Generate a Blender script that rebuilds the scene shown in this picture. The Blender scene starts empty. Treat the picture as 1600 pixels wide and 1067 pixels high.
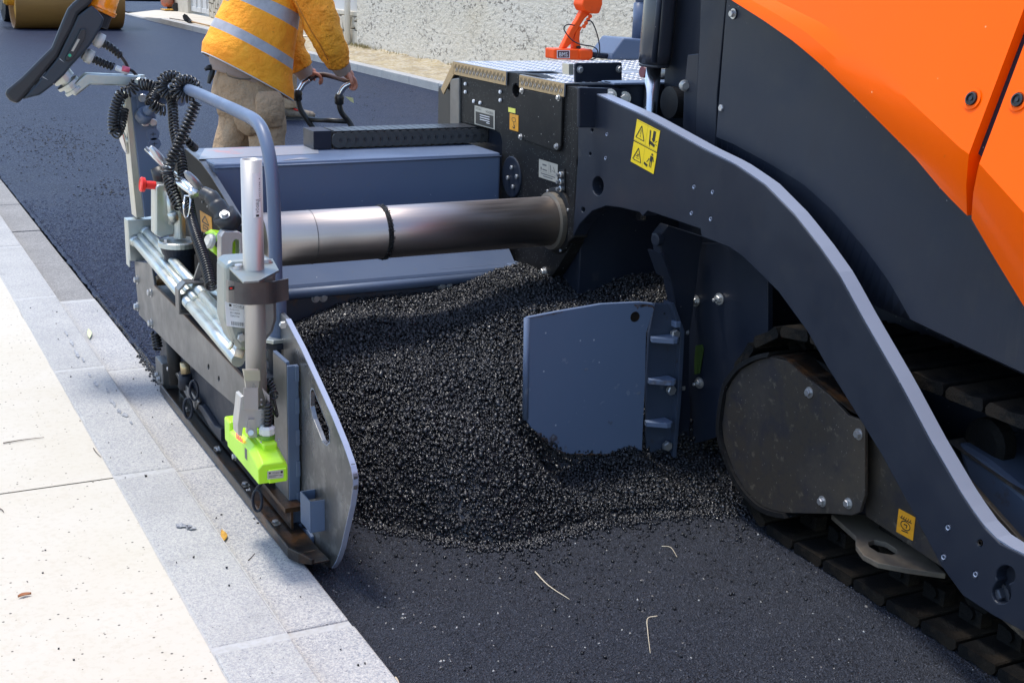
import bpy, bmesh, math, random
import numpy as np
from mathutils import Vector, Matrix, noise
random.seed(7); rng = np.random.default_rng(7)
PI = math.pi
scene = bpy.context.scene
COL = scene.collection
# ---------------------------------------------------------------- camera geometry (survey of the photograph)
F, CX, CY, H = 2063.0, 800.0, 533.5, 1.7
YAW, PITCH, ROLL = (math.radians(a) for a in (27.5, 16.11, 1.85))
fw = Vector((math.sin(YAW)*math.cos(PITCH), math.cos(YAW)*math.cos(PITCH), -math.sin(PITCH)))
r0 = Vector((math.cos(YAW), -math.sin(YAW), 0)); u0 = r0.cross(fw)
rt = math.cos(ROLL)*r0 + math.sin(ROLL)*u0; up = rt.cross(fw)
CAM = Vector((0, 0, H))
def ray(u, v): return rt*((u-CX)/F) - up*((v-CY)/F) + fw
def P(u, v, x=None, y=None, z=None, n=None, d=None):
    """survey helper: the point of a real plane seen at photo pixel (u, v)"""
    r = ray(u, v)
    if x is not None: t = x/r.x
    elif y is not None: t = y/r.y
    elif z is not None: t = (z-H)/r.z
    else:
        n = Vector(n); t = (d-n.dot(CAM))/n.dot(r)
    return CAM + r*t
def PP(pts, **k): return [P(u, v, **k) for u, v in pts]
cam = bpy.data.objects.new('camera', bpy.data.cameras.new('camera')); COL.objects.link(cam)
cam.data.sensor_width = 36; cam.data.lens = F/1600*36; cam.data.clip_start = .05; cam.data.clip_end = 600
m3 = Matrix((rt, up, -fw)).transposed(); cam.matrix_world = Matrix.Translation(CAM) @ m3.to_4x4()
scene.camera = cam
# ---------------------------------------------------------------- light
SUN = Vector((-.16, .24, .95)).normalized()
w = bpy.data.worlds.new('World'); scene.world = w; w.use_nodes = True
nt = w.node_tree; sky = nt.nodes.new('ShaderNodeTexSky'); sky.sky_type = 'NISHITA'; sky.sun_disc = False
sky.sun_elevation = math.asin(SUN.z); sky.sun_rotation = math.atan2(SUN.x, SUN.y)
bg = nt.nodes['Background']; bg.inputs[1].default_value = .15
nt.links.new(sky.outputs[0], bg.inputs[0])
sl = bpy.data.lights.new('sun', 'SUN'); sl.energy = 1.5; sl.angle = math.radians(10); sl.color = (1, .95, .87)
so = bpy.data.objects.new('sun', sl); COL.objects.link(so); so.rotation_euler = SUN.to_track_quat('Z', 'Y').to_euler(); so.location = (0, 0, 20)
scene.view_settings.view_transform = 'Standard'; scene.view_settings.look = 'None'
scene.view_settings.exposure = 1.25; scene.view_settings.gamma = 1
# ---------------------------------------------------------------- materials
MATS = {}
def M(name, col, rough=.5, metal=0, var=None, bump=None, spk=None, coat=0, spec=.5, spk2=None, emit=None, rvar=0, stretch=None, trans=0, cells=None, pits=None):
    m = bpy.data.materials.new(name); m.use_nodes = True; t = m.node_tree; N = t.nodes; L = t.links
    b = N['Principled BSDF']; b.inputs['Roughness'].default_value = rough; b.inputs['Metallic'].default_value = metal
    b.inputs['Specular IOR Level'].default_value = spec; b.inputs['Coat Weight'].default_value = coat
    b.inputs['Coat Roughness'].default_value = .08
    b.inputs['Transmission Weight'].default_value = trans
    tc = N.new('ShaderNodeTexCoord'); co = tc.outputs['Object']
    if stretch:
        mp = N.new('ShaderNodeMapping'); mp.inputs['Scale'].default_value = stretch; L.new(co, mp.inputs[0]); co = mp.outputs[0]
    cs = None
    def rgb(c):
        n = N.new('ShaderNodeRGB'); n.outputs[0].default_value = (*c, 1); return n.outputs[0]
    cs = rgb(col)
    def mixin(fac, c2):
        nonlocal cs
        mx = N.new('ShaderNodeMix'); mx.data_type = 'RGBA'; L.new(fac, mx.inputs[0]); L.new(cs, mx.inputs[6]); L.new(rgb(c2), mx.inputs[7]); cs = mx.outputs[2]
    def ramp(src, a, bb, lo=0, hi=1):
        r = N.new('ShaderNodeMapRange'); r.inputs[1].default_value = a; r.inputs[2].default_value = bb
        r.inputs[3].default_value = lo; r.inputs[4].default_value = hi; L.new(src, r.inputs[0]); return r.outputs[0]
    def nz(scale, det=4, rg=.6):
        n = N.new('ShaderNodeTexNoise'); n.inputs['Scale'].default_value = scale; n.inputs['Detail'].default_value = det
        n.inputs['Roughness'].default_value = rg; L.new(co, n.inputs['Vector']); return n.outputs[0]
    for v in (var if isinstance(var, list) else ([var] if var else [])):
        sc, lo, hi, amt, c2 = v
        mixin(ramp(nz(sc), lo, hi, 0, amt), c2)
    for c_ in (cells or []):
        sc, amt, c2 = c_      # every voronoi grain has its own tone
        v = N.new('ShaderNodeTexVoronoi'); v.inputs['Scale'].default_value = sc; L.new(co, v.inputs['Vector'])
        sep = N.new('ShaderNodeSeparateColor'); L.new(v.outputs['Color'], sep.inputs[0]); mixin(ramp(sep.outputs[1], 0, 1, 0, amt), c2)
    if pits:
        sc, th, msc, c2, amt = pits     # dark pits in clusters
        mu = N.new('ShaderNodeMath'); mu.operation = 'MULTIPLY'; L.new(ramp(nz(sc, 3, .7), th, th+.06), mu.inputs[0]); L.new(ramp(nz(msc, 3, .6), .40, .60, .25, amt), mu.inputs[1]); mixin(mu.outputs[0], c2)
    for s in (spk, spk2):
        if s:
            sc, th, c2, dens = s      # voronoi specks: only some of the cells
            v = N.new('ShaderNodeTexVoronoi'); v.inputs['Scale'].default_value = sc; L.new(co, v.inputs['Vector'])
            f1 = ramp(v.outputs['Distance'], th, th*.6)
            sep = N.new('ShaderNodeSeparateColor'); L.new(v.outputs['Color'], sep.inputs[0])
            f2 = ramp(sep.outputs[0], dens, dens-.01)
            mu = N.new('ShaderNodeMath'); mu.operation = 'MULTIPLY'; L.new(f1, mu.inputs[0]); L.new(f2, mu.inputs[1])
            mixin(mu.outputs[0], c2)
    L.new(cs, b.inputs['Base Color'])
    if rvar: L.new(ramp(nz(rvar[0]), .35, .65, rvar[1], rvar[2]), b.inputs['Roughness'])
    if bump:
        bl = bump if isinstance(bump, list) else [bump]; last = None
        for kind, sc, st, di in bl:
            if kind == 'v':
                n = N.new('ShaderNodeTexVoronoi'); n.inputs['Scale'].default_value = sc; L.new(co, n.inputs['Vector']); o = n.outputs['Distance']
            else: o = nz(sc, 5, .65)
            bp = N.new('ShaderNodeBump'); bp.inputs['Strength'].default_value = st; bp.inputs['Distance'].default_value = di
            L.new(o, bp.inputs['Height'])
            if last: L.new(last, bp.inputs['Normal'])
            last = bp.outputs[0]
        L.new(last, b.inputs['Normal'])
    if emit:
        b.inputs['Emission Color'].default_value = (*emit[0], 1); b.inputs['Emission Strength'].default_value = emit[1]
    MATS[name] = m; return m
slate = M('slate_paint', (.098, .130, .200), .40, spec=.35, var=[(3, .4, .7, .35, (.105, .145, .22)), (40, .62, .7, .5, (.12, .14, .17))], spk=(45, .12, (.3, .32, .35), .07), bump=('n', 60, .05, .002), rvar=(6, .3, .5))
slate_wear = M('worn_slate_paint', (.102, .138, .212), .42, var=[(9, .64, .70, .8, (.05, .025, .012)), (3, .4, .7, .3, (.125, .16, .235)), (18, .66, .70, .5, (.22, .25, .3))], spk=(38, .14, (.4, .42, .46), .10), bump=('n', 30, .08, .003))
graph = M('graphite_paint', (.012, .016, .027), .46, spec=.28, var=[(2.5, .35, .7, .5, (.018, .023, .034)), (14, .55, .75, .3, (.028, .030, .034)), (5, .68, .72, .35, (.05, .05, .05))], spk=(60, .11, (.28, .27, .26), .06), bump=('n', 400, .06, .001), rvar=(5, .35, .55))
graph_dirty = M('dusty_black_paint', (.008, .008, .0085), .55, spec=.2, var=[(4, .4, .7, .5, (.024, .022, .020)), (25, .55, .75, .4, (.04, .037, .033))], spk=(55, .16, (.42, .4, .38), .12), spk2=(150, .2, (.3, .3, .3), .08), bump=('n', 300, .08, .001))
brown_dirt = M('oily_dirty_steel', (.040, .033, .026), .55, spec=.25, var=[(3, .45, .6, .6, (.035, .034, .036)), (13, .50, .66, .5, (.018, .019, .028)), (40, .55, .65, .35, (.02, .02, .026)), (3, .5, .7, .5, (.09, .068, .042)), (30, .6, .68, .5, (.13, .11, .08))], spk=(70, .14, (.16, .14, .12), .1), bump=('n', 70, .15, .003))
oily = M('rusty_oily_steel', (.020, .016, .014), .3, metal=.3, var=[(7, .5, .65, .8, (.10, .045, .015)), (18, .5, .6, .7, (.01, .01, .01))], bump=('n', 90, .3, .004))
blackm = M('black_rubber', (.012, .012, .013), .45, bump=('n', 200, .1, .001))
cable = M('black_cable', (.011, .011, .012), .28)
plastic = M('black_plastic', (.022, .024, .028), .42, bump=('n', 500, .12, .001))
trackm = M('track_steel', (.005, .005, .005), .65, spec=.14, var=[(8, .5, .6, .5, (.03, .022, .014))], bump=[('n', 40, .5, .01), ('n', 160, .4, .004)])  # near-black: deep shade under the machine is put into the colour
zinc = M('zinc_plated_steel', (.50, .54, .53), .4, metal=.85, var=[(7, .35, .65, .5, (.56, .53, .42)), (25, .5, .7, .4, (.36, .45, .5))], rvar=(9, .3, .5))
zinc_y = M('yellow_zinc_steel', (.62, .58, .46), .35, metal=.7, var=[(8, .4, .6, .5, (.5, .5, .48))], rvar=(9, .25, .45))
zinc_d = M('dull_zinc_plate', (.30, .34, .34), .42, metal=.8, var=[(7, .35, .65, .5, (.36, .35, .29)), (25, .5, .7, .4, (.22, .29, .32))])
alu = M('mill_aluminium', (.50, .475, .44), .5, metal=.7, stretch=(1, 1, .08), var=[(60, .35, .65, .5, (.45, .44, .43))], rvar=(30, .42, .58))
bolt_m = M('bolt_steel', (.5, .5, .5), .38, metal=.8, var=[(60, .4, .6, .4, (.4, .4, .38))])
brushed = M('turned_steel_tube', (.40, .345, .32), .42, metal=1, stretch=(.6, 40, 40), var=[(6, .35, .65, .3, (.42, .38, .36))], rvar=(4, .38, .48))
darksteel = M('bare_grey_steel', (.17, .165, .16), .42, metal=.7, var=[(5, .4, .65, .6, (.12, .115, .11)), (14, .5, .75, .5, (.22, .22, .22))], bump=('n', 30, .04, .002), rvar=(8, .3, .5))
endst = M('scoured_steel_plate', (.24, .24, .235), .3, metal=.8, var=[(3, .35, .6, .8, (.12, .12, .125)), (11, .52, .62, .6, (.33, .33, .33)), (30, .6, .7, .4, (.42, .41, .38))], bump=('n', 22, .06, .003), rvar=(6, .22, .45))
edgest = M('cut_and_lit_edge', (.30, .34, .44), .4, metal=.3)  # pale blue for cut edges; on the tow arm it paints top light
orange = M('orange_paint', (.95, .112, .0), .33, spec=.08, coat=.06, var=[(1.6, .4, .7, .25, (.95, .13, .0)), (50, .70, .73, .35, (.6, .12, .02)), (6, .70, .74, .3, (.55, .09, .01))], spk=(25, .08, (.9, .5, .3), .05), bump=('n', 3, .03, .01))
orange2 = M('orange_plastic', (.85, .085, .006), .5, spec=.25, var=[(12, .55, .7, .4, (.5, .06, .02))], bump=('n', 60, .1, .002))
lime = M('lime_plastic', (.42, .76, .02), .38, coat=.2)
white = M('white_label', (.72, .72, .72), .45)
silver = M('silver_label', (.42, .40, .34), .5, metal=.2)
ylw = M('warning_yellow', (.82, .58, .005), .4)
amber = M('aged_orange_label', (.75, .33, .012), .45, var=[(60, .45, .6, .4, (.5, .22, .02))])
ink = M('black_ink', (.012, .012, .012), .5)
inkg = M('grey_ink', (.09, .09, .09), .5)
red = M('red_plastic', (.8, .03, .02), .35)
lampo = M('amber_lens', (.95, .28, .01), .12, coat=.6, bump=('n', 40, .1, .003))
chrome = M('chrome', (.7, .7, .7), .2, metal=1)
tread_t = M('aluminium_tread_plate', (.40, .41, .43), .38, metal=.6, rvar=(20, .3, .5))
tread_s = M('tan_tread_edge', (.42, .28, .13), .45, metal=.25, var=[(30, .4, .7, .4, (.3, .23, .14))])
# ground
cream = M('cream_concrete', (.53, .487, .41), .9, spec=.2, var=[(2, .4, .7, .6, (.49, .44, .345)), (60, .50, .72, .4, (.43, .375, .28)), (.8, .6, .75, .4, (.42, .37, .28))], spk=(45, .19, (.09, .08, .07), .22), spk2=(90, .22, (.20, .17, .13), .10), bump=('n', 250, .2, .002))
def kerbmat(name, base, dk, dens): 
    return M(name, base, .9, spec=.2, pits=(170, .53, 5, dk, .7), cells=[(260, .55, dk)], var=[(2.2, .42, .66, .55, tuple(c*.72 for c in base)), (90, .48, .64, .55, dk), (9, .6, .75, .5, tuple(c*.6 for c in base))], spk=(230, .28, tuple(c*.35 for c in base), dens), spk2=(60, .16, (.13, .13, .15), .14), bump=[('n', 180, .5, .003), ('v', 240, .2, .002)])
kerb_m = kerbmat('kerb_granite', (.49, .475, .43), (.25, .25, .265), .35)
gut_m = kerbmat('gutter_granite', (.56, .535, .485), (.19, .20, .23), .5)
gut_old = kerbmat('old_gutter_stone', (.36, .345, .32), (.13, .125, .12), .5)
mortar = M('pale_mortar', (.385, .375, .35), .9, var=(60, .4, .6, .4, (.5, .5, .5)), bump=('n', 150, .4, .003))
asph_new = M('fresh_asphalt', (.015, .023, .052), .6, pits=(75, .53, 3, (.003, .004, .008), .9), cells=[(190, .6, (.032, .042, .078)), (90, .35, (.006, .008, .014))], var=[(1.2, .35, .7, .6, (.03, .037, .06)), (5, .6, .72, .2, (.07, .07, .085))], spk=(140, .22, (.012, .013, .02), .4), spk2=(210, .25, (.10, .11, .15), .14), bump=[('v', 170, .7, .006), ('n', 260, .6, .004)], spec=.09, rvar=(60, .38, .62))
asph_base = M('base_asphalt', (.017, .021, .032), .65, spec=.25, pits=(90, .54, 4, (.004, .004, .006), .9), cells=[(200, .8, (.050, .057, .077)), (110, .4, (.010, .011, .014))], var=[(1.5, .4, .7, .6, (.048, .05, .058)), (6, .6, .75, .3, (.075, .07, .066))], spk=(130, .27, (.010, .010, .012), .35), spk2=(90, .13, (.36, .33, .30), .07), bump=[('v', 190, .9, .008), ('n', 300, .8, .005)], rvar=(120, .42, .8))
stone_m = M('bitumen_stone', (.003, .0035, .005), .3, var=[(70, .45, .62, .5, (.010, .012, .017))], cells=[(110, .4, (.010, .011, .016))], spk=(140, .6, (.06, .065, .08), .05), bump=('n', 350, .7, .0015), spec=.58, rvar=(70, .14, .55))  # sparse paler specks paint glints of the stone facets
soil = M('dry_soil', (.44, .35, .20), .95, var=[(3, .4, .6, .7, (.27, .21, .13)), (14, .45, .6, .6, (.55, .50, .40)), (1.6, .62, .7, .5, (.12, .12, .05))], spk=(60, .25, (.62, .59, .52), .25), bump=[('n', 12, .9, .05), ('n', 60, .8, .02)])
wallm = M('roughcast_render', (.64, .58, .47), .95, var=[(1.1, .42, .62, .4, (.66, .62, .55)), (.7, .58, .7, .4, (.52, .43, .28))], pits=(22, .54, 2.2, (.16, .14, .11), .9), bump=[('n', 18, 1, .03), ('n', 45, .8, .012)], stretch=(1, .5, 1))
smoothw = M('smooth_grey_render', (.60, .59, .56), .9, var=(2, .4, .6, .4, (.5, .49, .47)), bump=('n', 60, .2, .003))
ashlar = M('cream_stone', (.58, .52, .42), .9, var=(6, .4, .6, .5, (.45, .40, .30)), bump=('n', 30, .4, .01))
darkj = M('recessed_joint', (.20, .17, .13), .95)
grass = M('dry_weeds', (.24, .20, .09), .8)
# cloth / person
hivis = M('hi_vis_orange_yellow', (1, .40, .02), .8, var=[(3, .38, .62, .6, (1, .26, .006)), (2, .55, .75, .5, (1, .52, .04)), (9, .58, .68, .35, (.9, .5, .05)), (22, .66, .72, .6, (.16, .08, .02))], bump=[('n', 8, .7, .045), ('n', 300, .2, .001)])  # noise tones put sunlit yellow and shaded orange into the cloth colour
hivis2 = M('hi_vis_sleeve', (1, .39, .02), .75, var=[(4, .4, .65, .6, (.93, .24, .008))], bump=[('n', 11, 1, .06), ('n', 300, .2, .001)])
refl = M('reflective_tape', (.40, .39, .41), .5, var=[(12, .45, .65, .5, (.22, .21, .22))], bump=('n', 14, .3, .01))
taupe = M('taupe_cloth', (.30, .22, .18), .85, bump=[('n', 12, .5, .02)])
khaki = M('khaki_cloth', (.40, .265, .155), .88, var=[(4, .4, .65, .5, (.28, .18, .10)), (13, .55, .7, .3, (.4, .32, .22))], bump=[('n', 7, .9, .05), ('n', 22, .4, .012)])
skin = M('skin', (.48, .19, .115), .5, var=(20, .4, .6, .35, (.38, .13, .08)), bump=('n', 60, .2, .003))
hairm = M('hair', (.03, .02, .015), .6)
drumm = M('roller_drum_steel', (.30, .15, .035), .5, metal=.1, var=[(2, .4, .6, .6, (.21, .10, .025))], stretch=(.3, 1, 1))
ylwp = M('yellow_machine_paint', (.72, .36, .03), .45, var=(5, .4, .6, .4, (.55, .26, .03)))
wood = M('wood_handle', (.42, .24, .09), .6)
twig_m = M('dry_needle', (.55, .47, .34), .7); twig_d = M('dark_twig', (.06, .04, .03), .8)
leaf_y = M('yellow_leaf', (.55, .30, .03), .6, var=(60, .45, .6, .5, (.3, .14, .02))); leaf_b = M('brown_leaf', (.28, .10, .035), .7); leaf_p = M('pale_leaf', (.55, .58, .35), .7)
glassg = M('dark_screen', (.02, .05, .06), .1, coat=1)
# ---------------------------------------------------------------- mesh helpers
class B:
    def __init__(s): s.bm = bmesh.new(); s.mi = 0
    def face(s, pts):
        vs = [s.bm.verts.new(p) for p in pts]; f = s.bm.faces.new(vs); f.material_index = s.mi; return f
    def box(s, lo, hi, rot=None, c=None):
        lo, hi = Vector(lo), Vector(hi)
        v = [Vector((x, y, z)) for z in (lo.z, hi.z) for y in (lo.y, hi.y) for x in (lo.x, hi.x)]
        if rot is not None:
            c = c or (lo+hi)/2; v = [rot @ (p-c)+c for p in v]
        v = [s.bm.verts.new(p) for p in v]
        for q in ((0, 2, 3, 1), (4, 5, 7, 6), (0, 1, 5, 4), (2, 6, 7, 3), (0, 4, 6, 2), (1, 3, 7, 5)):
            f = s.bm.faces.new([v[i] for i in q]); f.material_index = s.mi
        return s
    def prism(s, pts, ext, holes=()):
        """planar outline (3D points) with holes, given the thickness vector ext"""
        ext = Vector(ext); bm = s.bm
        loops = []; edges = []
        for lp in [pts]+list(holes):
            vs = [bm.verts.new(p) for p in lp]; loops.append(vs)
            edges += [bm.edges.new((vs[i], vs[(i+1) % len(vs)])) for i in range(len(vs))]
        if holes: fs = [f for f in bmesh.ops.triangle_fill(bm, edges=edges, use_beauty=True)['geom'] if isinstance(f, bmesh.types.BMFace)]
        else: fs = [bm.faces.new(loops[0])]
        r = bmesh.ops.extrude_face_region(bm, geom=fs)
        nv = [g for g in r['geom'] if isinstance(g, bmesh.types.BMVert)]
        for v in nv: v.co += ext
        for f in bm.faces:
            if f in fs or any(v in nv for v in f.verts) : f.material_index = s.mi
        return s
    def cyl(s, a, b, r, r2=None, seg=20, caps=True):
        return s.tube([a, b], [r, r if r2 is None else r2], seg, caps)
    def tube(s, path, r, seg=10, caps=True, closed=False):
        P_ = [Vector(p) for p in path]; n = len(P_); rr = r if isinstance(r, (list, tuple)) else [r]*n
        t = []
        for i in range(n):
            d = (P_[min(i+1, n-1)]-P_[max(i-1, 0)]); t.append(d.normalized() if d.length > 1e-9 else Vector((0, 0, 1)))
        nrm = t[0].orthogonal().normalized(); rings = []
        for i in range(n):
            nrm = (nrm - t[i]*nrm.dot(t[i])).normalized(); bn = t[i].cross(nrm)
            rings.append([s.bm.verts.new(P_[i]+(nrm*math.cos(2*PI*k/seg)+bn*math.sin(2*PI*k/seg))*rr[i]) for k in range(seg)])
        for i in range(n-1):
            for k in range(seg):
                f = s.bm.faces.new((rings[i][k], rings[i][(k+1) % seg], rings[i+1][(k+1) % seg], rings[i+1][k])); f.smooth = True; f.material_index = s.mi
        if caps:
            for q in (rings[0][::-1], rings[-1]): f = s.bm.faces.new(q); f.material_index = s.mi
        return s
    def lathe(s, c, axis, prof, seg=24):
        """prof: (radius, height) pairs along axis from c"""
        c, ax = Vector(c), Vector(axis).normalized(); a = ax.orthogonal().normalized(); b = ax.cross(a); rings = []
        for r, h in prof: rings.append([s.bm.verts.new(c+ax*h+(a*math.cos(2*PI*k/seg)+b*math.sin(2*PI*k/seg))*max(r, 1e-5)) for k in range(seg)])
        for i in range(len(prof)-1):
            for k in range(seg):
                f = s.bm.faces.new((rings[i][k], rings[i][(k+1) % seg], rings[i+1][(k+1) % seg], rings[i+1][k])); f.material_index = s.mi
        for q in (rings[0][::-1], rings[-1]): f = s.bm.faces.new(q); f.material_index = s.mi
        return s
    def loft(s, secs, caps=True, smooth=True, closed=True):
        rings = [[s.bm.verts.new(p) for p in q] for q in secs]; n = len(rings[0])
        for i in range(len(rings)-1):
            for k in range(n if closed else n-1):
                f = s.bm.faces.new((rings[i][k], rings[i][(k+1) % n], rings[i+1][(k+1) % n], rings[i+1][k])); f.smooth = smooth; f.material_index = s.mi
        if caps and closed:
            for q in (rings[0][::-1], rings[-1]): f = s.bm.faces.new(q); f.material_index = s.mi
        return s
    def out(s, name, mats, parent=None, bevel=0, sub=0, smooth=None, solid=0, fixn=True):
        if fixn: bmesh.ops.recalc_face_normals(s.bm, faces=s.bm.faces[:])
        off = BASE.get(parent, Vector()) if parent else Vector()
        if off.length: bmesh.ops.translate(s.bm, verts=s.bm.verts[:], vec=-off)
        me = bpy.data.meshes.new(name); s.bm.to_mesh(me); s.bm.free()
        for m in (mats if isinstance(mats, (list, tuple)) else [mats]): me.materials.append(m)
        o = bpy.data.objects.new(name, me); COL.objects.link(o)
        if parent: o.parent = parent; BASE[o] = off
        if smooth: me.polygons.foreach_set('use_smooth', [True]*len(me.polygons))
        if solid: md = o.modifiers.new('s', 'SOLIDIFY'); md.thickness = solid; md.offset = 0
        if bevel: md = o.modifiers.new('b', 'BEVEL'); md.width = bevel; md.segments = 2; md.limit_method = 'ANGLE'; md.angle_limit = math.radians(40); md.harden_normals = False
        if sub: md = o.modifiers.new('u', 'SUBSURF'); md.levels = md.render_levels = sub
        return o
BASE = {}
def tag(o, label, cat, group=None, kind=None):
    if kind: o['kind'] = kind
    if label: o['label'] = label
    if cat: o['category'] = cat
    if group: o['group'] = group
    return o
def thing(name, label, cat, loc, group=None):
    o = bpy.data.objects.new(name, None); COL.objects.link(o); o.location = loc; o.empty_display_size = .2; BASE[o] = Vector(loc)
    return tag(o, label, cat, group)
def settle(o, loc):
    """give a one-mesh thing an origin at its base"""
    o.data.transform(Matrix.Translation(-Vector(loc))); o.location = loc; return o
def struct(b, name, m, **k): o = b.out(name, m, **k); o['kind'] = 'structure'; return o
def smooth_path(pts, n=8):
    pts = [Vector(p) for p in pts]; out = []
    q = [pts[0]*2-pts[1]]+pts+[pts[-1]*2-pts[-2]]
    for i in range(1, len(q)-2):
        for k in range(n):
            t = k/n; a, b, c, d = q[i-1:i+3]
            out.append(.5*((2*b)+(c-a)*t+(2*a-5*b+4*c-d)*t*t+(3*b-a-3*c+d)*t**3))
    out.append(pts[-1]); return out
def resample(pts, n):
    pts = [Vector(p) for p in pts]; L = [0]
    for i in range(1, len(pts)): L.append(L[-1]+(pts[i]-pts[i-1]).length)
    out = []
    for k in range(n):
        t = L[-1]*k/(n-1); i = 1
        while i < len(pts)-1 and L[i] < t: i += 1
        out.append(pts[i-1].lerp(pts[i], (t-L[i-1])/max(1e-9, L[i]-L[i-1])))
    return out
def fillet(pts, r, n=6):
    out = [Vector(pts[0])]
    for i in range(1, len(pts)-1):
        a, b, c = Vector(pts[i-1]), Vector(pts[i]), Vector(pts[i+1]); rr = min(r, (a-b).length*.45, (c-b).length*.45)
        p, q = b+(a-b).normalized()*rr, b+(c-b).normalized()*rr
        for k in range(n+1): t = k/n; out.append((1-t)**2*p+2*t*(1-t)*b+t*t*q)
    out.append(Vector(pts[-1])); return out
def coil(path, R=.010, r=.0032, pitch=.0075, jitter=0):
    pts = smooth_path(path, 16); L = sum((pts[i+1]-pts[i]).length for i in range(len(pts)-1))
    turns = L/pitch; N_ = int(turns*10); cp = resample(pts, N_+1)
    nrm = (cp[1]-cp[0]).orthogonal().normalized(); out = []
    for i in range(N_+1):
        t = (cp[min(i+1, N_)]-cp[max(i-1, 0)]).normalized(); nrm = (nrm-t*nrm.dot(t)).normalized(); bn = t.cross(nrm)
        a = 2*PI*turns*i/N_; out.append(cp[i]+(nrm*math.cos(a)+bn*math.sin(a))*R)
    return out
# hex bolt prototype (shared mesh), axis +Z
def bolt_mesh(r=.011, washer=True, seg=6):
    b = B()
    if washer: b.lathe((0, 0, 0), (0, 0, 1), [(r*1.45, 0), (r*1.45, r*.22)], 16)
    b.lathe((0, 0, r*.2), (0, 0, 1), [(r, 0), (r, r*.75), (r*.85, r*.95)], seg)
    bmesh.ops.recalc_face_normals(b.bm, faces=b.bm.faces[:]); me = bpy.data.meshes.new('bolt'); b.bm.to_mesh(me); b.bm.free(); me.materials.append(bolt_m); return me
BM = {}
def bolt(pos, axis, parent, r=.011, name='bolt', washer=True, seg=6, m=None):
    k = (r, washer, seg, m.name if m else '')
    if k not in BM:
        BM[k] = bolt_mesh(r, washer, seg)
        if m: BM[k].materials[0] = m
    o = bpy.data.objects.new(name, BM[k]); COL.objects.link(o); o.parent = parent; o.location = Vector(pos)-BASE.get(parent, Vector())
    BASE[o] = BASE.get(parent, Vector())
    q = Vector(axis).to_track_quat('Z', 'Y') @ Matrix.Rotation(random.random()*1.0, 3, 'Z').to_quaternion(); o.rotation_euler = q.to_euler(); return o
def circ(c, r, ax1, ax2, n=20, a0=0, a1=2*PI): return [Vector(c)+Vector(ax1)*r*math.cos(a0+(a1-a0)*k/n)+Vector(ax2)*r*math.sin(a0+(a1-a0)*k/n) for k in range(n)]
# stickers: TL, TR, BL world corners; shapes in 0..1 (s right, t down)
FONT = bpy.data.fonts.load('<builtin>') if False else None
def text_polys(txt, s0, t0, s1, t1):
    cu = bpy.data.curves.new('t', 'FONT'); cu.body = txt; cu.size = 1; cu.resolution_u = 2
    o = bpy.data.objects.new('t', cu); COL.objects.link(o); bpy.context.view_layer.update()
    me = bpy.data.meshes.new_from_object(o); xs = [v.co.x for v in me.vertices]; ys = [v.co.y for v in me.vertices]
    x0, x1, y0, y1 = min(xs), max(xs), min(ys), max(ys)
    res = [[(s0+(me.vertices[i].co.x-x0)/(x1-x0)*(s1-s0), t1+(me.vertices[i].co.y-y0)/(y1-y0)*(t0-t1)) for i in p.vertices] for p in me.polygons]
    bpy.data.objects.remove(o); bpy.data.meshes.remove(me); return res
def sticker(name, TL, TR, BL, mats, shapes, parent, out, label=None, th=.0012):
    """mats[0] = ground; shapes: list of (material index, [polygons])"""
    TL, TR, BL, out = Vector(TL), Vector(TR), Vector(BL), Vector(out).normalized(); ex, ey = TR-TL, BL-TL; b = B()
    q = [TL, TR, TR+ey, BL]; b.prism([p+out*.0006 for p in q], out*th)
    for mi, polys in shapes:
        b.mi = mi
        for pl in polys: b.face([TL+ex*s+ey*t+out*(.0006+th+.0005*mi) for s, t in pl])
    o = b.out(name, mats, parent, fixn=True)
    if label: o['label'] = label
    return o
def rect(a, b, c, d): return [(a, b), (c, b), (c, d), (a, d)]
def line(a, b, w=.02):
    a, b = Vector(a), Vector(b); n = Vector((-(b-a).y, (b-a).x)).normalized()*w/2; return [tuple(a+n), tuple(b+n), tuple(b-n), tuple(a-n)]
def tri_out(cx, cy, w, h, lw=.03):
    p = [(cx, cy-h/2), (cx+w/2, cy+h/2), (cx-w/2, cy+h/2)]; return [line(p[i], p[(i+1) % 3], lw) for i in range(3)]
NX = Vector((-1, 0, 0)); NY = Vector((0, -1, 0)); UZ = Vector((0, 0, 1))
# ================================================================ GROUND
ZR, ZK = -.025, .025           # foreground road level, kerb top level
def sheet(name, x0, x1, y0, y1, z, m, step=None, jag=0, jagx0=False):
    b = B(); ys = [y0, y1] if not step else [y0+(y1-y0)*i/int((y1-y0)/step) for i in range(int((y1-y0)/step)+1)]
    rows = []
    for y in ys:
        dx = jag*(noise.noise((y*9, 3, 0))+.6*noise.noise((y*31, 7, 0))) if jag else 0
        rows.append((s_(b, x0+dx, y, z), s_(b, x1, y, z)))
    for i in range(len(rows)-1): b.bm.faces.new((rows[i][0], rows[i][1], rows[i+1][1], rows[i+1][0]))
    return struct(b, name, m)
def s_(b, x, y, z): return b.bm.verts.new((x, y, z))
sheet('ground', -80, 120, -40, 220, -.09, asph_base)
sheet('road', 1.08, 7.14, -6, 5.2, ZR, asph_base, .02, .006)
b = B()
ys = np.arange(4.6, 12, .02); rows = []
for y in list(ys)+[14, 20, 30, 40, 80, 150]:
    dx = .014*noise.noise((y*9, 3, 0))+.010*noise.noise((y*33, 7, 0)) if y < 12 else 0
    rows.append([b.bm.verts.new((1.105+dx-.01*max(0, (6-y)), y, -.02 if y > 12 else .002)), b.bm.verts.new((1.14+dx, y, .012)), b.bm.verts.new((7.13, y, .012))])
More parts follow.
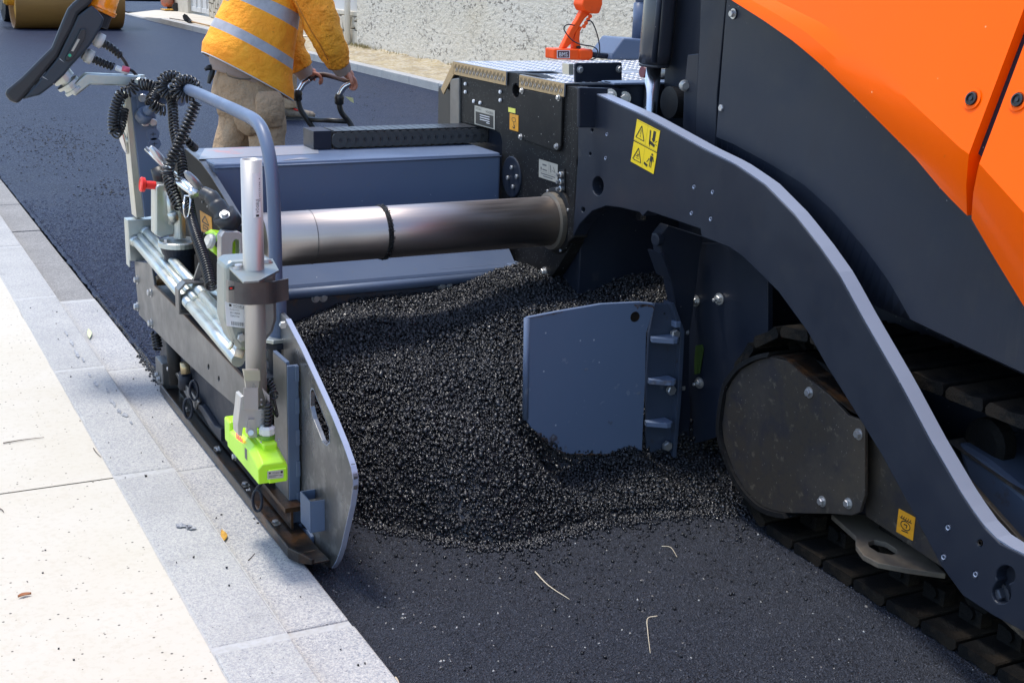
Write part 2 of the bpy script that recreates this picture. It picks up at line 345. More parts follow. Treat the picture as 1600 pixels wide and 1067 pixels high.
for i in range(len(rows)-1):
    for k in (0, 1): b.bm.faces.new((rows[i][k], rows[i][k+1], rows[i+1][k+1], rows[i+1][k]))
struct(b, 'fresh_asphalt_mat', asph_new)
# near pavement
yj = P(75, 761, z=ZK).y
b = B()
for a, c in ((-6, yj-.004), (yj+.004, yj+3.0), (yj+3.008, yj+6), (yj+6.008, 40)):
    n = 60; v0 = None
    for i in range(n+1):
        y = a+(c-a)*i/n; e = .713+.003*noise.noise((y*7, 1, 0)); v = (s_(b, -12, y, ZK), s_(b, e, y, ZK))
        if v0: b.bm.faces.new((v0[0], v0[1], v[1], v[0]))
        v0 = v
struct(b, 'pavement', cream)
b = B(); b.box((-12, -6, -.08), (.712, 40, ZK-.012)); struct(b, 'pavement_bed', ashlar)
kj = sorted([P(431, 996, z=ZK).y, P(255, 734, z=ZK).y, P(151, 573, z=ZK).y, P(75, 463, z=ZK).y]); dk_ = (kj[-1]-kj[0])/3
gj = sorted([P(525, 977, z=0).y, P(220, 575, z=0).y, P(148, 468, z=0).y]); gd = gj[2]-gj[1]
kj = [kj[0]-3*dk_, kj[0]-2*dk_, kj[0]-dk_]+kj+[kj[-1]+dk_*i for i in range(1, 40)]
b = B()
for a, c in zip(kj, kj[1:]): b.box((.716, a+.015, -.08), (.918, c-.015, ZK+.002*random.uniform(-1, 1)))
struct(b, 'kerb', kerb_m, bevel=.008)
b = B(); b.box((.714, -6, -.085), (.9165, 40, ZK-.0032)); b.box((.925, -6, -.085), (1.098, gj[2]+.03, -.0035)); b.box((.925, gj[2]+.01, -.085), (1.098, 40, -.02)); struct(b, 'kerb_mortar', mortar)
gg = [gj[0]-2*gd, gj[0]-gd, gj[0], gj[0]+(gj[1]-gj[0])*.5, gj[1], gj[2]]
b = B()
for a, c in zip(gg, gg[1:]): b.box((.923, a+.016, -.08), (1.10+.003*random.uniform(-1, 1), c-.016, .002*random.uniform(-1, 1)))
struct(b, 'gutter', gut_m, bevel=.006)
b = B(); y = gj[2]
while y < 40:
    b.box((.922, y+.004, -.08), (1.10, y+.92, -.004+.003*random.uniform(-1, 1))); y += .93
struct(b, 'old_gutter', gut_old, bevel=.004)
# far kerb, verge, far pavement
ysd = P(225, 33, z=.05).y                      # dropped kerb start
b = B(); y = 2.0
while y < ysd-1: b.box((7.13, y+.008, -.08), (7.29, y+.99, .125)); y += 1.0
struct(b, 'far_kerb', kerb_m, bevel=.012)
b = B(); b.prism([(7.13, y, -.08), (7.13, y, .125), (7.13, y+2.2, .03), (7.13, 70, .03), (7.13, 70, -.08)], (.16, 0, 0)); struct(b, 'dropped_kerb', kerb_m)
b = B(); b.box((7.136, 2, -.085), (7.28, ysd, .115)); struct(b, 'far_kerb_mortar', mortar)
yv = 25.6
b = B(); nx, ny = 24, 300; g = []
for j in range(ny+1):
    yy = 3+(yv-3)*j/ny
    g.append([b.bm.verts.new((7.285+(8.72-7.285)*i/nx, yy, .105+.03*noise.noise((i*.35, yy*3, 0))+.015*noise.noise((i*1.1, yy*11, 4))+.10*max(0, i/nx-.75)*4*max(0, .4+noise.noise((2, yy*1.1, 9)))*.6)) for i in range(nx+1)])
for j in range(ny):
    for i in range(nx): b.bm.faces.new((g[j][i], g[j][i+1], g[j+1][i+1], g[j+1][i])).smooth = True
struct(b, 'verge', soil)
sheet('far_pavement', 8.0, 12, yv, 36.5, .118, cream)
b = B(); b.face([(7.285, yv, .118), (8.0, yv, .118), (8.0, ysd-.4, .118), (7.285, ysd-.4, .118)]); b.face([(7.285, ysd-.4, .118), (8.0, ysd-.4, .118), (8.0, ysd+2.2, .118), (7.285, ysd+2.2, .03)]); b.face([(7.285, ysd+2.2, .03), (8.0, ysd+2.2, .118), (8.0, 36.5, .118), (7.285, 36.5, .03)])
bmesh.ops.remove_doubles(b.bm, verts=b.bm.verts[:], dist=.001); struct(b, 'pavement_ramp', cream, fixn=False)
sheet('side_street', 7.3, 40, 36.6, 44, .06, asph_new)
sheet('far_corner_pavement', 7.3, 60, 44.1, 90, .12, cream)
# ---- wall along the far side
b = B(); b.box((8.66, 2.0, -.1), (8.95, 23.1, 3.2)); o = b.out('rendered_wall', wallm); tag(o, 'tall pale roughcast wall pitted with dark holes behind the dirt strip', 'wall')
t = thing('garden_wall', 'smooth grey wall on a crazy stone plinth beside the white downpipe', 'wall', (8.7, 27, .1))
b = B(); b.box((8.75, 23.15, .7), (8.95, 29.5, 3.0)); b.out('upper_wall', smoothw, t)
b = B(); b.box((8.70, 23.12, .62), (8.94, 29.5, .7)); b.out('coping', ashlar, t, bevel=.01)
def crazy(y0, y1, z0, z1, x, seed, n=26, axis='y'):
    """irregular stones of a crazy-paved plinth: voronoi-like slanted slabs"""
    rnd = random.Random(seed); b = B(); yy = y0
    while yy < y1:
        wd = rnd.uniform(.12, .24); zz = z0
        while zz < z1-.03:
            hh = min(rnd.uniform(.14, .42), z1-zz); sk = rnd.uniform(-.08, .08); g_ = .014
            a, c = yy+g_, min(yy+wd, y1)-g_
            if c-a > .03:
                b.prism([(x, max(y0, a+sk*rnd.random()), zz+g_), (x, min(y1, c+sk), zz+g_*2*rnd.random()), (x, min(y1, c-sk), zz+hh-g_), (x, max(y0, a), zz+hh-g_)], (.06, 0, 0))
            zz += hh
        yy += wd
    return b
crazy(23.15, 29.5, .08, .62, 8.68, 3).out('plinth_stones', ashlar, t, bevel=.006)
b = B(); b.box((8.72, 23.15, .0), (8.93, 29.5, .62)); b.out('plinth_backing', darkj, t)
# crazy-stone gate pier and grey gate, pale pier
def fy(u, v, z=.118, x=8.5): return P(u, v, x=x).y
ya, yb2, yc, yd = fy(358, 0), fy(328, 0), fy(296, 0), fy(278, 0)
t = thing('gate_pier', 'cream crazy stone pier right of the grey gate', 'pier', (8.5, (ya+yb2)/2, .118))
crazy(ya, yb2, .118, 1.6, 8.46, 5).out('facing_stones', ashlar, t, bevel=.006)
b = B(); b.box((8.50, ya, .1), (8.95, yb2, 1.62)); b.out('core', darkj, t)
b = B(); b.box((8.42, ya-.05, 1.62), (9.0, yb2+.05, 1.7)); b.out('cap', ashlar, t, bevel=.01)
t = thing('street_gate', 'grey panelled double gate between stone pier and cream pier', 'gate', (8.55, (yb2+yc)/2, .118))
for k in range(2):
    a = yb2+.02+(yc-yb2)*k/2; c = a+(yc-yb2)/2-.04
    b = B(); b.box((8.56, a, .18), (8.60, c, 1.5)); p = b.out('leaf', smoothw, t)
    b = B()
    for i in range(3): yy = a+(c-a)*i/2; b.box((8.53, yy-.03 if i else yy, .18), (8.562, yy+.03 if i < 2 else yy, 1.5))
    b.box((8.535, a, .18), (8.561, c, .30)); b.box((8.535, a, 1.36), (8.561, c, 1.5)); b.out('frame', smoothw, p, bevel=.004)
b = B(); b.box((8.45, yc, .1), (8.95, yd+.3, 1.9)); o = b.out('cream_pier', ashlar, bevel=.02); settle(o, (8.6, yc, .118)); tag(o, 'plain cream rendered pier beside the red gas bottle', 'pier')
# red bottle on its trolley
q = P(262, 17, z=.118); t = thing('gas_bottle_trolley', 'rusty red gas bottle strapped on a small trolley on the far pavement', 'gas bottle', q)
b = B(); b.lathe(q+Vector((0, 0, .10)), (0, 0, 1), [(.10, 0), (.16, .05), (.17, .12), (.17, .5), (.13, .62), (.06, .66), (.05, .74), (.03, .76)], 20); b.out('bottle', M('faded_red_paint', (.5, .13, .07), .5, var=(8, .4, .6, .6, (.3, .2, .14))), t, smooth=True)
b = B()
for s in (-.13, .13):
    b.tube([q+Vector((.18, s-.25, .05)), q+Vector((.24, s-.25, .6)), q+Vector((.30, s-.25, 1.1))], .016, 8)
    b.tube([q+Vector((-.02, s-.25, .04)), q+Vector((.2, s-.25, .04))], .02, 8)
for z in (.3, .7): b.tube([q+Vector((.2+.1*z, -.38, z)), q+Vector((.2+.1*z, -.12, z))], .013, 8)
b.box(q+Vector((-.15, -.35, .02)), q+Vector((.2, .15, .045))); b.out('frame', ylwp, t)
for s in (-.42, .2): b = B(); b.lathe(q+Vector((.14, s, .11)), (0, 1, 0), [(.05, 0), (.11, .005), (.11, .05), (.05, .055)], 20); b.out('wheel', blackm, t)
b = B(); b.lathe(q+Vector((.30, -.32, .07)), (0, 0, 1), [(.05, 0), (.09, .04), (.09, .34), (.05, .42), (.03, .47)], 16); b.out('small_bottle', darkj, t, smooth=True)
# shovel on far kerb
a, c = P(294, 33, z=.17), P(341, 44, z=.14)
t = thing('shovel', 'black bladed shovel with wooden handle lying on the far kerb', 'shovel', P(300, 36, z=.125))
hd = (c-a).normalized(); b = B(); b.tube([a+hd*.28, a+hd*.8, a+hd*1.6], [.019, .017, .017], 10); b.out('handle', wood, t)
b = B(); b.prism(PP([(285, 25), (288, 22), (292, 24), (298, 31), (302, 35), (306, 36), (304, 39), (296, 37.5), (289, 34), (286, 30)], y=a.y), (.01, .012, 0)); b.out('blade', blackm, t, bevel=.004); b = B(); b.tube([a+hd*.05, a+hd*.3], [.03, .022], 10); b.out('socket', blackm, t)
b = B(); b.tube([P(265, 29, z=.135), P(290, 33, z=.14)], .010, 6); o = settle(b.out('rake_handle', twig_d), P(278, 31, z=.13)); tag(o, 'thin dark rod lying on the pavement behind the shovel blade', 'rod')
# street pole + downpipe
q = P(516, 55, z=.118); b = B(); b.lathe(q, (0, 0, 1), [(.075, 0), (.075, .05), (.066, .07), (.062, 3.6)], 24); o = settle(b.out('street_pole', M('grey_green_paint', (.105, .115, .11), .5), smooth=True), q); tag(o, 'dark grey round pole standing behind the worker', 'pole')
q = Vector((8.6, P(543, 60, x=8.6).y, .12)); t = thing('downpipe', 'white round downpipe fixed at the end of the pitted wall', 'pipe', q)
b = B(); b.lathe(q, (0, 0, 1), [(.055, 0), (.055, 3.0)], 20); b.out('pipe', M('white_pvc', (.75, .73, .68), .5), t, smooth=True)
b = B()
for z in (.9, 2.4): b.lathe(q+Vector((0, 0, z)), (0, 0, 1), [(.063, 0), (.063, .03)], 20)
b.out('clip', alu, t)
# sparse weeds at the wall foot
b = B()
for i in range(420):
    yy = random.choice((random.uniform(22.2, 23.2), random.uniform(8, 22.5))); xx = 8.6-abs(random.gauss(0, .07)); h = random.uniform(.03, .09); a = random.uniform(0, 6.3)
    p = Vector((xx, yy, .12)); d = Vector((math.cos(a)*.03, math.sin(a)*.03, h)); s = Vector((-math.sin(a), math.cos(a), 0))*.006
    b.face([p-s, p+s, p+d])
tag(b.out('weeds', grass, fixn=False), 'sparse dry weeds growing at the foot of the pitted wall', 'weeds', kind='stuff')
# ================================================================ ASPHALT HEAP
def rocks(name, pts, rad, m, squash=.8):
    """pts (n,3), rad (n): irregular stones joined into one mesh"""
    bm = bmesh.new(); bmesh.ops.create_cube(bm, size=1.25); bmesh.ops.triangulate(bm, faces=bm.faces[:]); tv = np.array([v.co[:] for v in bm.verts]); tf = np.array([[v.index for v in f.verts] for f in bm.faces]); bm.free()
    n = len(pts); nv = len(tv); jit = 1+.30*rng.normal(size=(n, nv, 3)).clip(-1.6, 1.6)
    v = tv[None]*jit*rad[:, None, None]*np.stack([rng.uniform(.75, 1.35, n), rng.uniform(.75, 1.25, n), rng.uniform(.6, 1., n)*squash/.8], 1)[:, None, :]
    q = rng.normal(size=(n, 4)); q /= np.linalg.norm(q, axis=1)[:, None]; a, b_, c, d = q.T
    R = np.stack([1-2*(c*c+d*d), 2*(b_*c-a*d), 2*(b_*d+a*c), 2*(b_*c+a*d), 1-2*(b_*b_+d*d), 2*(c*d-a*b_), 2*(b_*d-a*c), 2*(c*d+a*b_), 1-2*(b_*b_+c*c)], 1).reshape(n, 3, 3)
    v = np.einsum('nij,nvj->nvi', R, v)+pts[:, None, :]
    f = (tf[None]+(np.arange(n)*nv)[:, None, None]).reshape(-1)
    me = bpy.data.meshes.new(name); me.vertices.add(n*nv); me.vertices.foreach_set('co', v.reshape(-1).astype(np.float32))
    nf = n*len(tf); me.loops.add(nf*3); me.loops.foreach_set('vertex_index', f.astype(np.int32)); me.polygons.add(nf)
    me.polygons.foreach_set('loop_start', np.arange(0, nf*3, 3, dtype=np.int32)); me.polygons.foreach_set('loop_total', np.full(nf, 3, dtype=np.int32))
    me.update(calc_edges=True); me.materials.append(m); o = bpy.data.objects.new(name, me); COL.objects.link(o); return o
toe = [P(u, v, z=ZR) for u, v in ((545, 808), (575, 818), (610, 825), (650, 833), (690, 843), (740, 852), (790, 853), (830, 845), (870, 832), (920, 818), (980, 808), (1050, 802), (1150, 797), (1230, 815))]
tx = [0.9]+[p.x for p in toe]+[3.4]; ty = [toe[0].y+.1]+[p.y for p in toe]+[toe[-1].y]
def heap_h(x, y):
    x = np.asarray(x, float); y = np.asarray(y, float); d = y-np.interp(x, tx, ty)
    top = np.interp(x, [1.1, 1.4, 1.8, 2.1, 2.4, 2.9, 3.1], [.42, .45, .47, .505, .555, .565, .46])
    h = top*(1-np.exp(-np.maximum(d, 0)/.50))*1.12
    h = h-np.maximum(0, y-4.32)*.12
    gate = np.clip((x-1.90)/.14, 0, 1)*np.clip((3.70-y)/.07, 0, 1)      # the blade holds the mix back
    h = h*(1-gate)+gate*np.minimum(h, .02+.24*np.maximum(d, 0))
    right = np.clip((x-2.36)/.1, 0, 1)*np.clip((3.86-y)/.22, 0, 1); h = h*(1-right*.72)
    h += .016*np.sin(x*9+1.3*np.sin(y*5))*np.clip(d*3, 0, 1)+.010*np.sin(y*17+x*6)*np.clip(d*4, 0, 1)
    return np.where(d < 0, ZR-.02, ZR+np.minimum(h, top))
b = B(); nx, ny = 100, 90; X0, X1, Y0, Y1 = 1.182, 3.2, 3.2, 4.62; g = []
for j in range(ny+1):
    r = []
    for i in range(nx+1):
        x = X0+(X1-X0)*i/nx; y = Y0+(Y1-Y0)*j/ny; r.append(b.bm.verts.new((x, y, float(heap_h(x, y))-.006)))
    g.append(r)
for j in range(ny):
    for i in range(nx): b.bm.faces.new((g[j][i], g[j][i+1], g[j+1][i+1], g[j+1][i])).smooth = True
hb = b.out('heap_core', stone_m); 
n = 125000; x = rng.uniform(X0, 3.15, n); y = rng.uniform(3.2, 4.6, n); h = heap_h(x, y); ok = h > ZR-.005
x, y, h = x[ok], y[ok], h[ok]; rad = rng.lognormal(math.log(.0037), .48, len(x)).clip(.0016, .013)
hs = rocks('asphalt_heap', np.stack([x, y, h+rng.uniform(-.005, .006, len(x))], 1), rad, stone_m)
# join the core into the heap: one stuff object
bm = bmesh.new(); bm.from_mesh(hs.data); bm.from_mesh(hb.data); bm.to_mesh(hs.data); bm.free(); bpy.data.objects.remove(hb)
tag(hs, 'heap of loose glossy black asphalt mix piled in front of the screed', 'asphalt heap', kind='stuff')
# crumbs: toe fringe, foreground, mat edge on the gutter, dark patches behind
pts = []; rr = []
for i in range(2400):
    x = random.uniform(1.2, 2.9); y = float(np.interp(x, tx, ty))-abs(random.gauss(0, .035))+.01; pts.append((x, y, ZR+.003)); rr.append(random.uniform(.0035, .0085))
for i in range(1000):
    x = random.uniform(1.2, 3.1); y = float(np.interp(x, tx, ty))-random.expovariate(1/.22); pts.append((x, y, ZR+.003)); rr.append(random.uniform(.0018, .0058))
for i in range(2600):
    y = 4.3+random.random()**1.6*2.4; x = 1.115-abs(random.gauss(0, .014+.008*noise.noise((y*6, 0, 0)) if y < 5.6 else .005)); pts.append((x, y, .003)); rr.append(random.uniform(.003, .007) if y < 5.7 else random.uniform(.002, .004))
for i in range(60):
    y = random.uniform(2.6, 6.5); x = 1.105-random.random()**2*.4; pts.append((x, y, .004 if x > .92 else ZK+.002)); rr.append(random.uniform(.0015, .004))
for i in range(10):
    u, v = random.choice(((50, 893), (163, 893), (250, 735), (120, 1040), (225, 742))); q = P(u+random.uniform(-60, 60), v+random.uniform(-40, 40), z=ZK)
    if q.x < .9: pts.append((q.x, q.y, ZK+.002)); rr.append(random.uniform(.002, .005))
for cx_, cy_, sx_, sy_, n_ in ((60, 210, 45, 14, 260), (110, 225, 30, 10, 160), (95, 245, 50, 22, 260), (170, 300, 25, 10, 90), (600, 165, 60, 22, 90), (580, 140, 40, 12, 50)):
    for i in range(n_):
        q = P(random.gauss(cx_, sx_), random.gauss(cy_, sy_), z=.012)
        if 1.12 < q.x < 7 and q.y > 5: pts.append((q.x, q.y, .013)); rr.append(random.uniform(.003, .009))
tag(rocks('asphalt_crumbs', np.array(pts), np.array(rr), stone_m), 'loose black asphalt crumbs scattered over road and gutter edge', 'crumbs', kind='stuff')
pts = []; rr = []
for i in range(70):
    q = P(random.uniform(600, 1450), random.uniform(820, 1060), z=ZR); pts.append((q.x, q.y, ZR+.001)); rr.append(random.uniform(.0015, .0038))
tag(rocks('pale_grit', np.array(pts), np.array(rr), mortar), 'tiny pale chips scattered on the foreground asphalt', 'grit', kind='stuff')
def sprig(name, px, z, r, m, label, cat):
    b = B(); p = smooth_path([P(u, v, z=z+r+.002) for u, v in px], 6); n = len(p); b.tube(p, [r*(1-.6*i/n) for i in range(n)], 6); return tag(settle(b.out(name, m), p[0]), label, cat)
sprig('dry_stalk', [(836, 893), (858, 915), (890, 936)], ZR, .0022, twig_m, 'long pale dry stalk on the road below the heap', 'stalk')
sprig('dry_stalk', [(1027, 962), (1012, 966), (1012, 985), (1016, 1020)], ZR, .0018, twig_m, 'pale bent stalk with a hooked top on the foreground road', 'stalk')
sprig('dry_stalk', [(1034, 853), (1048, 855), (1058, 870)], ZR, .0015, twig_m, 'short curled pale stalk near the heap toe', 'stalk')
sprig('dry_twig', [(5, 692), (35, 687), (69, 683)], ZK, .0022, twig_d, 'dark straight twig on the cream pavement by the left edge', 'twig')
sprig('dry_twig', [(-4, 793), (3, 796), (6, 800)], ZK, .002, twig_d, 'tiny dark twig end cut by the left edge of the photo', 'twig')
sprig('dry_twig', [(146, 700), (150, 706), (158, 714)], ZK, .0016, twig_d, 'thin dark twig on the kerb stone beside the tiles', 'twig')
sprig('dry_twig', [(388, 875), (392, 871), (398, 864)], 0, .0016, twig_d, 'thin dark twig on the gutter beside the screed shoe', 'twig')
sprig('dry_stalk', [(618, 1058), (622, 1064), (624, 1070)], ZR, .003, twig_m, 'pale stalk at the bottom edge of the road', 'stalk')
def leaf(px, z, wd, m, label):
    p = [P(u, v, z=z+.004) for u, v in px]; p = smooth_path(p, 5); n = len(p); b = B(); rows = []
    for i, q in enumerate(p):
        t = (p[min(i+1, n-1)]-p[max(i-1, 0)]).normalized(); s = t.cross(UZ)*wd*math.sin(PI*(i+.15)/(n-.7)); rows.append([q-s+UZ*.006, q, q+s+UZ*.004])
    b.loft(rows, closed=False); return tag(settle(b.out('leaf', m, solid=.0008), p[n//2]), label, 'leaf')
leaf([(346, 829), (350, 840), (342, 853)], 0, .010, leaf_y, 'curled yellow leaf on the gutter stones')
leaf([(28, 933), (37, 930), (49, 928)], ZK, .006, leaf_b, 'small brown dried leaf on the cream pavement')
leaf([(138, 515), (140, 522), (140, 530)], 0, .010, leaf_p, 'pale green leaf on the gutter beside the kerb')

# coarse grain standing proud of the foreground road
n = 60000; x = rng.uniform(1.11, 3.1, n); y = rng.uniform(1.9, 4.2, n); k = y < np.interp(x, tx, ty)+.15; x, y = x[k], y[k]
grain = M('road_grain', (.015, .018, .027), .6, spec=.3, cells=[(170, 1, (.068, .073, .090)), (90, .6, (.007, .007, .009))], spk=(80, .5, (.3, .28, .25), .03))
tag(rocks('road_aggregate', np.stack([x, y, np.full(len(x), ZR-.0008)], 1), rng.uniform(.0018, .0042, len(x)), grain), 'coarse grain of the dark base asphalt in the foreground', 'aggregate', kind='stuff')
n = 60000; y = 5.2+rng.uniform(0, 1, n)**1.2*5; x = 1.125+rng.uniform(0, 1, n)**1.15*1.9; k = (x < 1.125+.33*(y-3.7)) & (rng.uniform(0, 1, n) < np.clip((9.8-y)/3.2, 0, 1)); x, y = x[k], y[k]
grain2 = M('mat_grain', (.010, .014, .028), .55, spec=.3, cells=[(160, 1, (.06, .078, .14)), (90, .45, (.006, .008, .012))])
tag(rocks('mat_aggregate', np.stack([x, y, np.full(len(x), .0115)], 1), rng.uniform(.0024, .0058, len(x)), grain2), 'coarse grain of the fresh blue black asphalt mat behind the screed', 'aggregate', kind='stuff')
# tar smears on the kerb edge
b = B()
for u, v, ru, rv in ((103, 520, 3, 6), (112, 535, 4, 7), (120, 552, 5, 9), (130, 562, 3, 5), (150, 600, 5, 7), (168, 610, 3, 5), (176, 628, 6, 9), (186, 642, 5, 5), (195, 648, 9, 4), (283, 820, 14, 5), (298, 824, 12, 4), (296, 822, 8, 5), (205, 660, 3, 4), (140, 585, 3, 6)):
    z = ZK+.0035; pl = []
    for k in range(14):
        a = 2*PI*k/14; f = .6+.6*random.random(); q = P(u+.7*ru*f*math.cos(a)+rv*.35*math.sin(a), v+.7*rv*f*math.sin(a), z=z); pl.append(q)
    if all(.72 < q.x < .917 for q in pl): b.face(pl)
tag(b.out('tar_smears', M('tar_smear', (.16, .17, .20), .8, var=(120, .42, .56, .9, (.40, .40, .39))), fixn=False), 'dark tar smears along the kerb edge', 'smears', kind='stuff')
# ================================================================ ROAD PAVER
pv = thing('road_paver', 'large orange and slate blue tracked road paver with its screed laying asphalt', 'road paver', (2.9, 3.2, 0))
PO = pv
XA, XS, XB, XG = 2.38, 2.42, 2.50, 2.50      # planes: tow arm face, screed side plate, body panel, track guard
def part(b, name, m, parent=None, **k): return b.out(name, m, parent or pv, **k)
def plate(name, px, plane, ext, m, parent=None, bevel=.003, holes=(), **k):
    b = B(); b.prism(PP(px, **plane), ext, [PP(h, **plane) for h in holes]); return part(b, name, m, parent, bevel=bevel, **k)
def hole_px(u, v, ru, rv=None, n=14): rv = rv or ru; return [(u+ru*math.cos(2*PI*k/n), v+rv*math.sin(2*PI*k/n)) for k in range(n)]
# ---- tow arm
graph_b = M('shaded_bolt', (.06, .065, .08), .4, metal=.3)  # dark colour paints the shade of the arm's bolt recesses
arm_px = [(905, 141), (915, 141), (1010, 184), (1100, 234), (1147, 257), (1194, 289), (1241, 337), (1278, 384), (1311, 431), (1348, 499), (1406, 600), (1452, 687), (1499, 768), (1520, 800), (1539, 826), (1562, 849), (1600, 868), (1700, 915), (1900, 1010), (1900, 1170), (1700, 1045), (1600, 987), (1551, 961), (1504, 930), (1470, 883), (1424, 797), (1377, 710), (1331, 635), (1291, 571), (1262, 519), (1216, 456), (1185, 425), (1160, 401), (1140, 387), (1096, 370), (1094, 358), (1012, 330), (1004, 338), (999, 332), (970, 325), (947, 322), (925, 330), (906, 350), (900, 360), (894, 373), (900, 250)]
arm_holes = [hole_px(u, v, r, r*1.3, 12) for u, v, r in ((926, 164, 3.2), (925, 190, 3), (925, 204, 2), (948, 210, 2), (922, 241, 2), (946, 247, 2), (911, 328, 3), (1084, 292, 2.6), (1113, 300, 2.6), (1080, 333, 2.6), (1110, 342, 2.6), (1481, 824, 4), (1474, 870, 4), (1524, 897, 4), (1531, 848, 4))]
arm = plate('tow_arm', arm_px, dict(x=XA), (.055, 0, 0), [graph], bevel=.004, holes=arm_holes+[hole_px(934, 291, 9, 15), [(1565+15*math.cos(a), 926+17*math.sin(a)) for a in np.linspace(-.9, 3.9, 14)]+[(1571+15*math.cos(a), 899+16*math.sin(a)) for a in np.linspace(2.6, 6.9, 12)]])
bpy.data.objects  # arm edge strip: pale colour paints the light falling on the arm's top
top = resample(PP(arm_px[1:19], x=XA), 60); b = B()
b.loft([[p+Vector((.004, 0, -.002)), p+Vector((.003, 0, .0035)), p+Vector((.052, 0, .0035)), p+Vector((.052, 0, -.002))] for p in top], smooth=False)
part(b, 'lit_top_edge', edgest, arm)
b = B(); b.prism(PP([(895, 135), (905, 141), (904, 250), (896, 372), (886, 380), (892, 250)], x=XA), (.06, 0, 0)); part(b, 'weld_seam', graph_dirty, arm, bevel=.004)
for (u, v, r) in ((934, 292, .014), (1564, 927, .021)):
    p = P(u, v, x=XA+.034); bolt(p, NX, arm, r, 'bolt', True, 6, graph_b)
b = B(); b.prism(PP([(1540, 880), (1600, 880), (1600, 950), (1540, 950)], x=XA+.035), (.015, 0, 0)); part(b, 'recess_plate', graph, arm)
for (u, v, r, c) in ((926, 164, .0105, 0), (925, 190, .0105, 0), (948, 210, .006, 0), (946, 247, .006, 0), (1084, 292, .006, 0), (1113, 300, .006, 0), (1080, 333, .006, 0), (1110, 342, .006, 0), (1481, 824, .0065, 0), (1474, 870, .0065, 0), (1524, 897, .0065, 0), (1531, 848, .0065, 1)):
    b = B(); p = P(u, v, x=XA-.0005); b.lathe(p, (1, 0, 0), [(r*.62, .0), (r, -.001), (r, .012), (r*.62, .012)], 14); b.bm.faces.ensure_lookup_table(); bmesh.ops.delete(b.bm, geom=[f for f in b.bm.faces if len(f.verts) > 4], context='FACES'); part(b, 'bushing', oily if c else edgest, arm)
def stk(name, TL, TR, BL, plane, out, mats, shapes, parent, label=None, off=0):
    o = Vector(out)*off; return sticker(name, P(*TL, **plane)+o, P(*TR, **plane)+o, P(*BL, **plane)+o, mats, shapes, parent, out, label)
tri = tri_out(.25, .5, .36, .62, .035)
hand = [[(.60, .15), (.66, .2), (.70, .95), (.64, .8)], [(.66, .62), (.9, .72), (.88, .85), (.66, .78)], [(.75, .12), (.86, .12), (.86, .5), (.75, .5)], [(.72, .5), (.89, .5), (.80, .66)], line((.88, .62), (.96, .5), .025), line((.9, .7), (.98, .7), .025)]
stk('warning_sticker', (996, 186.5), (1032, 205), (991, 219), dict(x=XA), NX, [ylw, ink], [(1, tri+[[(.235, .36), (.265, .36), (.258, .6), (.242, .6)], rect(.237, .64, .263, .70)]+hand+[rect(.5, .04, .505, .96)]+[line((.02, .04), (.98, .04), .01), line((.02, .96), (.98, .96), .01)])], arm, 'upper yellow warning sticker with exclamation triangle and crushed hand')
person = [[(.80, .12), (.85, .10), (.88, .16), (.85, .22), (.80, .2)], rect(.77, .24, .88, .5), rect(.78, .5, .81, .78), rect(.84, .5, .87, .78), line((.88, .26), (.93, .46), .03)]
stk('warning_sticker', (991, 221), (1027, 240), (986, 252.5), dict(x=XA), NX, [ylw, ink], [(1, tri+[line((.18, .62), (.3, .48), .03), line((.2, .68), (.32, .68), .025), line((.25, .45), (.28, .62), .03)]+person+[[(.55, .66), (.72, .72), (.70, .84), (.55, .78)], line((.66, .62), (.74, .42), .03), line((.70, .42), (.76, .42), .03), rect(.5, .04, .505, .96)])], arm, 'lower yellow warning sticker with person beside a hot roller')
# ---- screed side plate
side_px = [(717, 112), (790, 112.5), (836, 117), (880, 134), (899, 136), (896, 372), (895, 379), (880, 405), (865, 429), (842, 446), (815, 433), (790, 420), (784, 388), (784, 219), (781, 209), (771, 203), (752, 199), (717, 191)]
sp = plate('screed_side_plate', side_px, dict(x=XS), (.05, 0, 0), graph_dirty, holes=[hole_px(806, 142, 5.5, 11.5)])
b = B(); b.prism(PP([(798, 128), (814, 128), (814, 156), (798, 156)], x=XS+.045), (.01, 0, 0)); part(b, 'recess_plate', graph, sp)
cp = plate('cover_plate', [(812, 139), (878, 152), (876, 228), (873, 235), (866, 236), (814, 217), (810.5, 213)], dict(x=XS-.012), (.010, 0, 0), graph_dirty, sp, bevel=.002)
for u, v in ((816, 142), (873, 153), (814, 214), (870, 229)): bolt(P(u, v, x=XS-.012), NX, cp, .0085)
for u, v in ((728.5, 131.5), (728.5, 144), (783, 144), (783, 157), (741.5, 158.5), (751.5, 161)): bolt(P(u, v, x=XS), NX, sp, .0075, 'plug', False, 14, white)
b = B(); ctr = P(801, 276.5, x=XS); b.lathe(ctr, NX, [(.082, 0), (.082, .006), (.078, .008)], 40); dc = part(b, 'round_cover', graph, sp, bevel=.001)
for u, v in ((801, 262), (809, 276), (795, 278), (803, 292)): bolt(P(u, v, x=XS-.008), NX, dc, .0085, 'bolt', False, 10)
TUB = P(640, 359, y=4.3); TZ = .757
tc_ = Vector((XS, 4.305, .757)); b = B(); b.lathe(tc_, NX, [(.126, 0), (.126, .012), (.112, .018)], 44); fl = part(b, 'tube_flange', graph_dirty, sp, bevel=.002)
b = B(); b.lathe(tc_+NX*.018, NX, [(.108, 0), (.108, .02), (.095, .024)], 44); part(b, 'seal_ring', M('dull_seal_ring', (.22, .19, .15), .45, metal=.6), fl)
for a in (60, 150, 240, 330): bolt(tc_+NX*.013+Vector((0, math.cos(math.radians(a)), math.sin(math.radians(a))))*.119, NX, fl, .006, 'bolt', False, 10)
b = B(); b.tube([tc_, (1.262, 4.305, .757)], .093, 56); tb = part(b, 'telescopic_tube', brushed)
